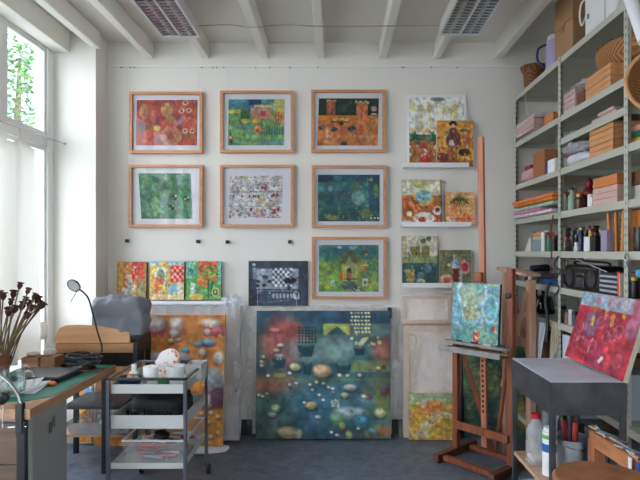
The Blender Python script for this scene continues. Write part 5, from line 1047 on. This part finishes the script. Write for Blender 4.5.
t = thing('red_figurine', 'tall deep red figurine bottle in the fifth level of the middle bay', 'figurine', (1.60, sy(589, 1.60), SZ['e']+E))
link('body', lathe(BM(), [(0, 0), (.04, 0), (.046, .03), (.03, .09), (.038, .12), (.02, .15), (.026, .175), (.016, .2), (0, .21)], 20), Mred, t, True)
for k in range(2): onbox('white_carton', ['taller white carton left of the box stack on the fifth level', 'shorter white carton left of the box stack on the fifth level'][k], 'carton', 587.2+k*2.7, 589.4+k*2.2, 'e', .075-.02*k, M_white, 1.462, .03)
for k in range(3): onbox('paint_box', ['lowest', 'middle', 'topmost'][k]+' pale pink box beneath the orange box, fifth level', 'box', 592.5, 617, 'e', .031, mat('pale_pink_box', (214,176,164), .6), 1.466, .2, 'pale pink boxes on the fifth level', .0322*k)
onbox('orange_box', 'orange-brown box on the pale pink boxes, fifth level', 'box', 593, 616.8, 'e', .055, mat('orange_box', (206,128,74), .6), 1.466, .2, dz=.098)
onbox('brown_box', 'dark brown box in the nearest bay on top of the pale carton', 'box', 629, 652, 'e', .07, Mbrownbox, 1.485, .2, dz=.072); onbox('pale_carton', 'pale carton at the right edge of the picture, fifth level', 'carton', 629, 652, 'e', .07, mat('pale_carton', (196,192,190), .6), 1.485, .22)
# sixth level
b = BM(); va = [b.verts.new(p) for p in ((0, .06, 0), (0, -.07, 0), (0, -.07, .12), (.012, .06, 0), (.012, -.07, 0), (.012, -.07, .12))]
for f in ((0,1,2), (5,4,3), (0,3,4,1), (1,4,5,2), (2,5,3,0)): b.faces.new([va[i] for i in f])
bmesh.ops.recalc_face_normals(b, faces=b.faces[:]); solo('white_set_square', b, mat('cream_board', (214,206,196), .6), 'cream triangular board standing at the far end, sixth level', 'set square', (1.475, sy(526), SZ['f']+E))
for k in range(3): onbox('colour_tin', ['grey-blue tin, lowest of three at the far end, sixth level', 'pale tin between the others at the far end, sixth level', 'orange tin on top at the far end, sixth level'][k], 'tin', 532+k*.4, 540.6, 'f', [.085, .022, .03][k], mat('tin_%d' % k, [(130,150,160), (206,190,170), (206,140,80)][k], .5), 1.475, .1, None, [0, .0862, .1095][k])
onjar('white_canister', 'white cylindrical canister beside the tins, sixth level', 'canister', 543.6, 'f', .017, .115, M_white, M_white, 1.49, 1)
onjar('green_canister', 'green and white canister left of the post, sixth level', 'canister', 549, 'f', .018, .095, mat('green_label', (70,130,100), .4), mat('dark_red_lid', (120,40,50), .4), 1.49, 1)
onjar('spray_can', 'dark blue-grey can behind the canisters, sixth level', 'can', 547.5, 'f', .026, .14, mat('slate_can', (70,80,100), .4), M_white, 1.62, .9)
tb = onjar('glass_jar', 'glass jar with brown powder next to the post, sixth level', 'jar', 567.5, 'f', .032, .09, M_jar, None, 1.52); link('powder', lathe(BM(), [(0, .004), (.027, .004), (.027, .05), (0, .052)], 18), mat('brown_powder', (120,84,76), .9), tb, True)
onjar('green_lid_jar', 'dark red jar with green lid behind the powder jar', 'jar', 566, 'f', .035, .13, Mred, Mgreen, 1.62, .85, lidh=.035)
onjar('small_white_pot', 'small white pot between the powder jar and white carton', 'pot', 576.5, 'f', .016, .035, M_white, M_white, 1.48, .7)
onbox('white_carton', 'white carton with dark marks in the middle of the sixth level', 'carton', 583.5, 589, 'f', .085, M_white, 1.463, .035)
onbox('black_carton', 'black carton right of the white one, sixth level', 'carton', 589.8, 595, 'f', .09, M_blackp, 1.468, .06)
onbox('lavender_carton', 'lavender upright carton in front of the orange bundle', 'carton', 600.5, 606.5, 'f', .115, mat('lavender_carton', (160,150,176), .5), 1.463, .03)
for k, px in enumerate((574.5, 581, 588, 595)): onjar('dark_jar', 'dark glass jar with black lid in the back row, sixth level', 'jar', px-1, 'f', .034, .125+.02*(k % 2), mat('dark_glass_%d' % (k % 2), [(44,34,32), (70,44,38)][k % 2], .2), [M_blackp, Mgreen][0], 1.66, .85, 'dark jars in the back row')
for k in range(7):
    x = 1.52+.03*(k % 3); y = sy(613, 1.52)+.03-.024*k*.9
    solo('orange_candle', tube(BM(), [(0, 0, 0), (.004*(k-3), .002*k, .215+.006*(k % 3))], .010, 10), mat('orange_wax', (214,136,56), .5), 'upright orange stick in the bundle left of the near post', 'stick', (x, y, SZ['f']+E), group='orange sticks left of the near post', smooth=True)
onbox('orange_bag', 'orange paper bag in the nearest bay, sixth level', 'bag', 632, 652, 'f', .21, mat('orange_bag', (220,130,60), .6, var=.15, scale=8), 1.5, .16, bev=.012)
onjar('dark_jar', 'black jar in front of the orange bag at the right picture edge', 'jar', 640, 'f', .03, .1, M_blackp, M_blackp, 1.462+.012, .9)
# seventh level
onbox('blue_box', 'bright blue small box on the seventh level, far bay', 'box', 541, 548, 'g', .042, mat('bright_blue', (36,110,190), .5), 1.465, .09)
onbox('dark_case', 'dark flat case behind the blue box, far bay', 'case', 522, 551, 'g', .06, mat('slate_case', (60,66,78), .5), 1.57, .2)
solo('dark_bag', blob(BM(), -.1, .1, -.14, .14, 0, .07, 2.6, .02, 14, 5), mat('black_bag', (34,32,36), .6), 'dark bundle on the flat case, far bay', 'bag', (1.67, sy(537, 1.67), SZ['g']+.0625), smooth=True)
ya, yb = sy(563.5), sy(598.5); t = thing('radio_recorder', 'black portable radio cassette player on the seventh level', 'radio', (1.53, (ya+yb)/2, SZ['g']+E)); d = (ya-yb)/2
link('body', box(BM(), -.06, .09, -d, d, 0, .15, .02, seg=3), M_blackp, t)
for s in (-1, 1):
    sp = link('speaker', lathe(BM(), [(0, 0), (.04, .0), (.05, .006), (.052, 0), (.05, -.004)], 24, M=Matrix.Rotation(R(-90), 4, 'Y'), c=(-.061, s*d*.62, .075)), mat('speaker_grille', (52,52,56), .6), t, True)
link('cassette_door', box(BM(), -.066, -.061, -.055, .055, .02, .075, .003), mat('smoky_window', (60,62,68), .2), t)
link('button_row', box(BM(), -.067, -.061, -.06, .06, .095, .105, .001), M_chrome, t); link('carry_handle', tube(BM(), spline([(.01, -d+.03, .145), (.0, -d+.035, .17), (.0, d-.035, .17), (.01, d-.03, .145)], 4), .007, 8), M_black, t, True)
t = thing('camera_body', 'small dark camera with a shiny lens on top of the radio', 'camera', (1.54, sy(577, 1.54), SZ['g']+E+.181)) ; link('body', box(BM(), -.03, .03, -.04, .04, 0, .045, .006), M_black, t); link('lens', lathe(BM(), [(0, 0), (.017, 0), (.017, .014), (0, .014)], 18, M=Matrix.Rotation(R(-90), 4, 'Y'), c=(-.031, 0, .022)), M_chrome, t, True)
for k in range(9): onbox('magazine', 'thin magazine in the black and white stack beside the radio', 'magazine', 599.4+(k*7 % 3)*.25, 616.5, 'g', .0125, [mat('magazine_dark', (50,52,64), .4), mat('magazine_pale', (178,180,190), .4)][k % 2], 1.466+.004*(k % 2), .17, 'magazines beside the radio', .0132*k, .001)
onbox('orange_folder', 'upright orange-red folder at the near post', 'folder', 617.1, 618.5, 'g', .128, mat('orange_red_folder', (230,90,44), .5), 1.462, .2, bev=.001); onbox('cream_folder', 'upright cream folder beside the orange-red one', 'folder', 618.9, 620, 'g', .12, mat('cream_folder', (214,196,180), .5), 1.462, .2, bev=.001)
onbox('dark_red_case', 'dark red case in the nearest bay, seventh level', 'case', 630, 652, 'g', .10, mat('dark_red_case', (84,50,52), .5), 1.50, .2, dz=.0); solo('blue_bag', blob(BM(), -.04, .05, -.08, .08, 0, .05, 2.6, .012, 22, 7), mat('sky_blue_bag', (96,180,214), .5), 'light blue plastic bag at the right picture edge, above the red canvas', 'bag', (1.475+.03, sy(641), SZ['g']+.103), smooth=True)
# lower levels
t = thing('kettle', 'glossy black kettle with arched handle in the far bay', 'kettle', (1.56, sy(543.5, 1.56), SZ['h']+E))
link('body', lathe(BM(), [(0, 0), (.08, 0), (.085, .02), (.08, .08), (.06, .125), (.0, .14)], 28), mat('gloss_black', (14,14,16), .12), t, True)
link('handle', tube(BM(), spline([(-.02, .075, .09), (-.03, .07, .17), (-.03, 0, .205), (-.03, -.07, .17), (-.02, -.075, .09)]), .011, 10), mat('gloss_black', (14,14,16), .12), t, True); link('knob', lathe(BM(), [(0, .14), (.014, .142), (.016, .155), (0, .16)], 14), mat('gloss_black', (14,14,16), .12), t, True)
for k, (px, h, c) in enumerate(((563.8, .09, (90,110,96)), (567.5, .075, (150,90,80)), (571.2, .08, (196,200,206)), (575, .07, (60,70,90)))): onjar('small_jar', ['grey-green', 'dull red', 'white', 'navy'][k]+' small jar on the shelf under the radio', 'jar', px, 'h', .017, h, mat('sj%d' % k, c, .4), M_blackp if k != 2 else M_white, 1.48, .9)
for bay, (y0, y1) in enumerate(((3.56, 4.3), (2.78, 3.42))):
    for lv in 'ij':
        for k in range(3):
            ww = (y1-y0)/3-.02; solo('storage_carton', box(BM(), 0, .3, 0, ww, 0, .24+.04*(k % 2), .004), mat('carton_%d' % k, [(150,160,170), (120,92,70), (80,84,92)][k], .7), ['pale', 'brown', 'slate'][k]+' storage carton on a '+('lower' if lv == 'i' else 'bottom')+' shelf of the '+('far' if bay == 0 else 'middle')+' bay', 'carton', (1.5, y0+k*(ww+.02)+.01, SZ[lv]+E), group='storage cartons on the low shelves')
onbox('white_sack', 'pale folded sheets on the shelf just behind the red canvas', 'paper', 562, 571, 'i', .34, mat('pale_blue_sheets', (206,212,222), .6), 1.462, .03)
# things hooked on the front
ypost = PY[1]
solo('looped_cable', tube(BM(), spline([(0, 0, 0), (-.02, .02, -.06), (.0, -.03, -.1), (-.015, .03, -.15), (0, -.01, -.21), (-.02, .02, -.27), (-.01, 0, -.33)]), .0055, 8), mat('dark_teal_cord', (40,54,64), .5), 'dark cord looped on the far shelf post below the sixth level', 'cord', (XF-.003, ypost+.005, SZ['f']-.03), smooth=True)
solo('red_strap', tube(BM(), spline([(0, 0, 0), (-.012, .0, -.1), (-.006, .01, -.2), (-.01, .015, -.42)]), .005, 8), mat('dark_red_strap', (110,44,50), .5), 'dark red strap hanging beside the far post in front of the canisters', 'strap', (XF-.004, ypost+.09, SZ['e']-.015), smooth=True)
solo('black_cable_hank', tube(BM(), spline([(0, 0, 0), (-.02, .01, -.12), (-.01, .0, -.25), (-.02, -.01, -.4)]), .012, 10), M_black, 'thick black cable hanging beside the kettle', 'cable', (XF-.018, ypost+.12, SZ['g']+.03), smooth=True)
solo('white_string', tube(BM(), spline([(0, 0, 0), (0, .0, -.1), (0, -.04, -.2), (0, -.03, -.33)]), .003, 6), mat('white_string', (210,210,205), .7), 'white string hanging from the top shelf, far bay', 'string', (XF-.006, 4.12, SZ['a']-.03), smooth=True)
solo('hook', tube(BM(), spline([(0, 0, .0), (-.02, -.02, -.015), (-.02, -.035, -.04), (-.005, -.02, -.06)]), .004, 8), M_chrome, 'steel hook on the near post at the sixth level', 'hook', (XF-.001, PY[2]-.01, SZ['f']-.01), smooth=True)
solo('thin_rod', tube(BM(), [P(576, 259, 3.3)*1.0, P(607, 272, 2.85)], .0025, 6), mat('white_string', (210,210,205), .7), 'thin pale rod slanting in front of the radio', 'rod', (0, 0, 0))
solo('hanging_papers', sheet(BM(), lambda a, c: Vector((.008*math.sin(a*9+c*3)-.04*c, .09-.18*a, -.33*c*(1+.05*math.sin(a*14)))), 16, 10), mat('pale_blue_sheets', (206,212,222), .6), 'bundle of white papers hanging from the shelf below the kettle', 'papers', (XF-.03, 3.74, SZ['h']-.02)).modifiers.new('s', 'SOLIDIFY').thickness = .012
for k in range(4): solo('cream_rope', tube(BM(), spline([(0, 0, 0), (-.01, -.01*k, -.12), (-.015, .012*k, -.25), (-.01, 0, -.34)]), .006, 8), mat('cream_cord', (190,176,150), .7), 'cream cord hanging beside the white papers', 'cord', (XF-.004, 3.60-.022*k, SZ['h']-.01), group='cream cords by the white papers', smooth=True)
rgc = random.Random(77)
CC = [('white', (226,226,222)), ('dark green', (34,70,50)), ('red', (160,40,44)), ('amber', (120,70,34)), ('navy', (36,44,80)), ('grey', (130,132,134)), ('black', (26,26,28)), ('yellow', (206,170,60)), ('teal', (60,120,124))]
def clutter(key, p0, p1, n, X, where, hmin=.05, hmax=.12):
    for k in range(n):
        px = p0+(p1-p0)*(k+.5)/n; nm, c = CC[rgc.randrange(len(CC))]; nl, cl_ = CC[rgc.randrange(len(CC))]
        h = hmin+(hmax-hmin)*rgc.random(); r = .013+.006*rgc.random()
        jar('small_bottle', 'small %s %s-capped bottle, %s %s' % (nm, nl, ['farthest', 'second farthest', 'third farthest', 'fourth farthest', 'nearest'][k], where), 'bottle', (X, sy(px, X), SZ[key]+E), r, h, mat('cl_'+nm, c, .35), mat('cl_'+nl, cl_, .4), 'small bottles and tubes on the shelves', .6+.3*rgc.random(), .015)
clutter('f', 574, 598, 5, 1.575, 'behind the cartons, sixth level', .08, .14)
clutter('f', 527, 541, 3, 1.60, 'behind the far tins, sixth level', .09, .15)
clutter('e', 571, 598, 4, 1.70, 'in back row, fifth level', .1, .16)
clutter('g', 524, 540, 4, 1.475, 'on the far seventh level', .05, .09)
clutter('h', 578, 600, 5, 1.49, 'under the radio by the crimson canvas', .06, .12)
clutter('g', 628, 640, 1, 1.475, 'beside the dark red case', .08, .1)
solo('crumpled_plastic', blob(BM(), -.09, .09, -.2, .17, 0, .06, 2.4, .03, 20, 31), M_film_thick, 'crumpled clear wrapping spilling over the fourth level rail right of the far post', 'wrapping', (1.515, 3.36, SZ['d']+.078), smooth=True)
solo('crumpled_plastic', blob(BM(), -.1, .1, -.12, .12, 0, .05, 2.4, .025, 20, 33), M_film_thick, 'crumpled clear wrapping on the middle-bay pink pack', 'wrapping', (1.60, sy(568.5, 1.46), SZ['b']+.15), smooth=True)
solo('dark_bundle', blob(BM(), -.1, .1, -.16, .16, 0, .13, 2.6, .03, 14, 35), mat('dark_fabric', (44,42,46), .8), 'dark fabric bundle behind the cream triangle board at the far end', 'bundle', (1.75, 4.1, SZ['f']+E), smooth=True)
# ================================================= metal table
K = .951
def kk(x, y): return x*K, y*K
MX0, MX1, MY0, MY1 = .999, 1.358, 2.525, 3.09; MZ = .888; cx, cy = (MX0+MX1)/2, (MY0+MY1)/2; hx, hy = (MX1-MX0)/2, (MY1-MY0)/2
Msteel = mat('dark_weathered_steel', (74,76,80), .4, metal=.4, var=.55, scale=7, bump=.1, bscale=30)
t = thing('metal_table', 'narrow dark steel table with a pale worn top in front of the shelves', 'table', (cx, cy, 0))
link('frame', box(BM(), -hx, hx, -hy, hy, MZ-.158, MZ-.004, .003), Msteel, t)
link('tabletop', box(BM(), -hx+.002, hx-.002, -hy+.002, hy-.002, MZ-.0035, MZ, .0008), mat('pale_worn_top', (206,212,224), .5, var=.12, scale=7, bump=.05), t)
for sx in (-1, 1):
    for s in (-1, 1): link('leg', box(BM(), sx*(hx-.014)-.013, sx*(hx-.014)+.013, s*(hy-.014)-.013, s*(hy-.014)+.013, 0, MZ-.159, .003), Msteel, t)
link('lower_shelf', box(BM(), -hx+.002, hx-.002, -hy+.036, hy-.036, .348, .370, .002), M_ply, t)
SH = .3712
def a_crimson():
    a = Art(120, 90, (196,50,66), 61); a.mott(.2, 8).wash((160,40,60), 5, .5, .6).wash((214,70,80), 6, .55, .6).wash((150,60,90), 5, .6, .5); a.rect(0,0,1,.2,(150,180,196),1,.02).wash((190,160,170), 6, .5, .6, (0,0,1,.19)).rect(.85,0,1,.28,(206,90,110),.8,.03)
    a.ell(.3,.1,.06,.05,(196,120,130),.8).ell(.3,.42,.13,.17,(140,90,120),.8,0,.4).rect(.2,.28,.4,.6,(130,100,130),.7,.04).ell(.31,.4,.03,.08,(214,190,90),.9).ell(.3,.22,.1,.04,(206,110,60),.7)
    for x, y in ((.5,.24),(.61,.28),(.76,.22),(.62,.36)): a.ell(x,y,.03,.05,(206,160,70),.9)
    for x, y in ((.12,.52),(.46,.38),(.68,.5),(.6,.56),(.75,.44),(.85,.8),(.42,.72)): a.ring(x,y,.06,.08,.3,(206,120,130),.7); a.ell(x,y,.03,.05,(150,50,90),.6)
    a.ell(.92,.36,.1,.14,(170,120,150),.7,0,.5).ell(.55,.85,.12,.12,(160,60,100),.6,0,.5).dots(8, (.58,.82,.63,.92), .018, [(226,220,226)], .9).line(.4,.62,.38,.84,.008,(220,180,190),.7).dots(30, (.08,.65,.35,.85), .02, [(220,130,140),(170,50,80)], .5).dots(60, (0,.2,1,1), .018, [(220,90,100),(140,40,70)], .5).dots(16, (.4,.08,.7,.18), .02, [(200,120,130),(100,150,180)], .6); return a
# leans on the shelf posts, faces left: local -Y face turned to -X
ya_, yb_ = 3.085, 2.455; W2 = ya_-yb_
t = thing('canvas_painting', 'large crimson canvas with pale blue top band leaning on the shelves, on the steel table', 'painting', (1.322, (ya_+yb_)/2, MZ+.0082))
th = R(9); t.rotation_euler = (-R(17), 0, R(-90))
link('stretched_canvas', box(BM(), -W2/2, W2/2, -.022, 0, 0, .385, .0015), mat('cream_canvas_edge', (206,196,172), .7), t); art_face(a_crimson(), W2-.002, .383, -.0232, t, .95).location.z = .001
# below the table
t = thing('water_bottle', 'large clear plastic bottle with red cap on the table lower shelf', 'bottle', (*kk(1.115, 3.03), SH))
link('body', lathe(BM(), [(0, .004), (.042, 0), (.05, .01), (.05, .05), (.046, .06), (.05, .07), (.05, .1), (.046, .108), (.05, .118), (.05, .16), (.044, .19), (.022, .225), (.019, .235), (.019, .238), (0, .238)], 28), film('bottle_plastic', (236,242,246), .3, 20), t, True)
link('cap', lathe(BM(), [(0, .2385), (.025, .2385), (.025, .262), (0, .264)], 20), mat('red_cap', (206,40,44), .4), t, True)
def cyl(name, label, cat, x, y, z, r, h, m, lid=None, band=None):
    t = thing(name, label, cat, (x, y, z)); link('body', lathe(BM(), [(0, 0), (r, 0), (r, h), (0, h)], 24), m, t, True)
    if band:
        for z0, z1, bmx in band: link('label_band', lathe(BM(), [(r+.0005, z0), (r+.001, z0), (r+.001, z1), (r+.0005, z1)], 24), bmx, t, True)
    if lid: link('lid', lathe(BM(), [(0, h+.0005), (r*.8, h+.0005), (r*.8, h+.02), (0, h+.02)], 20), lid, t, True)
    return t
Mlb = mat('label_blue', (36,96,176), .5)
cyl('paint_bottle', 'white bottle with blue label bands beside the clear bottle', 'bottle', *kk(1.13, 2.87), SH, .036, .22, M_white, M_white, [(.12,.16,Mlb), (.185,.205,mat('label_green', (110,176,90), .5))])
cyl('paint_bottle', 'white bottle with red cap behind the clear bottle on the lower shelf', 'bottle', *kk(1.23, 3.15), SH, .03, .24, mat('label_grey_red', (120,124,130), .5), mat('red_cap', (206,40,44), .4))
t = thing('zinc_bucket', 'galvanised bucket holding red and dark tools under the steel table', 'bucket', (*kk(1.272, 2.925), SH))
link('body', lathe(BM(), [(0, 0), (.062, 0), (.066, .008), (.086, .165), (.09, .168), (.09, .173), (.084, .173), (.062, .01), (0, .01)], 32), mat('galvanised_zinc', (176,182,188), .4, metal=.35, var=.15, scale=14), t, True)
link('bail_handle', tube(BM(), spline([(-.088, 0, .165), (-.07, -.06, .15), (0, -.092, .135), (.07, -.06, .15), (.088, 0, .165)]), .0025, 6), M_chrome, t, True)
for k, (dx, dy, L, c, nm, lb) in enumerate(((-.03, .0, .24, (150,34,40), 'red_handle_tool', 'red-handled tool, left in the zinc bucket'), (.0, -.03, .25, (180,60,60), 'red_handle_tool', 'pale red tool leaning right in the zinc bucket'), (.03, .02, .28, (30,32,36), 'black_tool', 'black tool in the zinc bucket'), (.01, .04, .27, (60,64,70), 'black_tool', 'grey tool at the back of the zinc bucket'))):
    solo(nm, tube(BM(), [(0, 0, 0), (dx*.9, dy*.9, L)], [.008, .014], 10), mat('tool_%d' % k, c, .4), lb, 'tool', (1.272*K+dx*.5, 2.925*K+dy*.5, SH+.012), smooth=True)
onp = solo('striped_carton', box(BM(), -.09, .09, -.1, .1, 0, .25, .003), mat('turquoise_print', (176,200,200), .5, var=.5, scale=16), 'printed carton with red and turquoise pattern on the floor under the table', 'carton', (*kk(1.17, 3.02), .001), R(8))
solo('flat_box', box(BM(), -.075, .075, -.11, .11, 0, .26, .003), mat('pale_box_wood', (190,160,146), .6), 'pale flat box on the floor beside the table leg', 'box', (.93, 2.80, .001), R(-4))
for k, (x_, y_, h_) in enumerate(((1.31, 2.93, .2), (1.26, 3.02, .24), (1.33, 2.72, .18))): jar('black_bottle', ['squat black bottle right behind the zinc bucket', 'tall black bottle farthest back under the steel table', 'black bottle nearest the right rear table leg'][k], 'bottle', (x_*1.0-.02, y_-.06, SH), .03, h_, M_blackp, [M_blackp, M_white, Mred][k])
# ---- wooden brush rack at the right
t = thing('brush_rack', 'wooden rail on a post, covered with brushes, beside the round stool', 'rack', (1.155, 2.235, 0))
link('rail', bar(BM(), (0, .17, .666), (.03, -.33, .666), .05, .065, .003), wood('rack_wood', (160,98,60), (192,128,84), 2.5, .5, axis=1), t)
link('post', bar(BM(), (0, .165, 0), (0, .165, .70), .05, .055, .003, (0, 1, 0)), wood('rack_wood_post', (150,90,54), (182,118,74), 2.5, .5, axis=2), t); link('post', bar(BM(), (.033, -.36, 0), (.033, -.36, .70), .05, .055, .003, (0, 1, 0)), wood('rack_wood_post', (150,90,54), (182,118,74), 2.5, .5, axis=2), t)
rg = random.Random(14)
for k in range(14):
    y = .15-.035*k; a = rg.uniform(-.5, .5); L = .1+.08*rg.random(); c = [(206,206,200), (60,90,110), (150,120,60), (120,50,50), (40,40,44), (150,160,165)][k % 6]
    q = thing('paint_brush', 'worn paint brush lying across the wooden brush rack', 'brush', (1.155+.006, 2.235+y, .706+.006*(k % 2)), R(100)+a, 'brushes on the wooden rack')
    link('handle', tube(BM(), [(-L/2, 0, 0), (L*.2, 0, 0)], .0045, 8), mat('rb%d' % (k % 6), c, .45), q, True); link('bristles', tube(BM(), [(L*.21, 0, 0), (L*.5, 0, 0)], [.006, .003], 8), mat('bristle_light', (180,170,150), .8), q, True)
for k in range(4): solo('dripping_cloth', box(BM(), -.002, .002, -.012, .012, -.11, 0, .001), mat('rag%d' % k, [(220,220,220), (60,80,140), (120,30,40), (200,120,110)][k], .8), ['white', 'blue', 'dark red', 'pinkish'][k]+' strip hanging over the side of the brush rack', 'strip', (1.134+.004*k, 2.09-.045*k, .70))
# ---- stool
t = thing('round_stool', 'round wooden stool with worn brown seat at the lower right edge', 'stool', (.915, 1.84, 0)); SZt = .722
link('seat', lathe(BM(), [(0, SZt-.032), (.15, SZt-.032), (.168, SZt-.022), (.17, SZt-.01), (.16, SZt), (0, SZt-.002)], 48), mat('worn_stool_wood', (150,98,62), .5, var=.4, scale=9, bump=.2, bscale=20), t, True)
for k in range(4):
    a = math.pi/4+k*math.pi/2; c, s = math.cos(a), math.sin(a); link('leg', tube(BM(), [(.11*c, .11*s, SZt-.034), (.18*c, .18*s, .0)], [.017, .013], 12), M_redwood, t, True)
link('foot_ring', tube(BM(), [(.157*math.cos(a), .157*math.sin(a), .22) for a in np.linspace(0, 6.283, 33)], .008, 8), M_chrome, t, True)
# bucket stand-in behind: grey stock pot under shelf
cyl('steel_pot', 'tall grey steel pot standing behind the zinc bucket', 'pot', 1.27, 2.63, SH, .045, .22, mat('grey_pot', (130,134,140), .35, metal=.6))
# ================================================= light and camera
w = bpy.data.worlds.new('sky'); C.world = w; w.use_nodes = True; nt = w.node_tree; bg = nt.nodes['Background']
tc = nt.nodes.new('ShaderNodeTexCoord'); sx = nt.nodes.new('ShaderNodeSeparateXYZ'); nt.links.new(tc.outputs['Generated'], sx.inputs[0])
r = nt.nodes.new('ShaderNodeValToRGB'); r.color_ramp.elements[0].position = .0; r.color_ramp.elements[1].position = .6
r.color_ramp.elements[0].color = (.84,.90,1.0,1); r.color_ramp.elements[1].color = (.76,.86,1,1)
nt.links.new(sx.outputs[2], r.inputs[0]); nt.links.new(r.outputs[0], bg.inputs[0]); bg.inputs[1].default_value = 5.5
def portal(name, loc, rot, sx_, sy_):
    l = bpy.data.lights.new(name, 'AREA'); l.shape = 'RECTANGLE'; l.size = sx_; l.size_y = sy_; l.cycles.is_portal = True
    o = bpy.data.objects.new(name, l); COL.objects.link(o); o.location = loc; o.rotation_euler = rot
0 and portal('window_portal', (XL-.25, (WY0+WY1)/2, (WZ0+WZ1)/2), (0, R(-90), 0), WZ1-WZ0, WY1-WY0)
0 and portal('rear_window_portal', (-.1, YB-.12, 1.85), (R(90), 0, 0), 3.0, 2.1)
cam = bpy.data.cameras.new('camera'); co = bpy.data.objects.new('camera', cam); COL.objects.link(co); C.camera = co
co.location = (0, 0, EYE); co.rotation_euler = (R(90), 0, 0); cam.sensor_width = 36; cam.lens = F/640*36; cam.shift_x = -(CX-320)/640; cam.shift_y = (CY-240)/640; cam.clip_start = .02
C.view_settings.view_transform = 'Standard'; C.view_settings.look = 'None'; C.view_settings.gamma = 1; C.view_settings.exposure = .98; C.view_settings.use_curve_mapping = False
C.cycles.max_bounces = 10; C.cycles.diffuse_bounces = 6; C.cycles.transparent_max_bounces = 16; C.cycles.glossy_bounces = 4; C.cycles.caustics_reflective = False; C.cycles.caustics_refractive = False
C.cycles.use_denoising = True; C.cycles.sample_clamp_indirect = 6
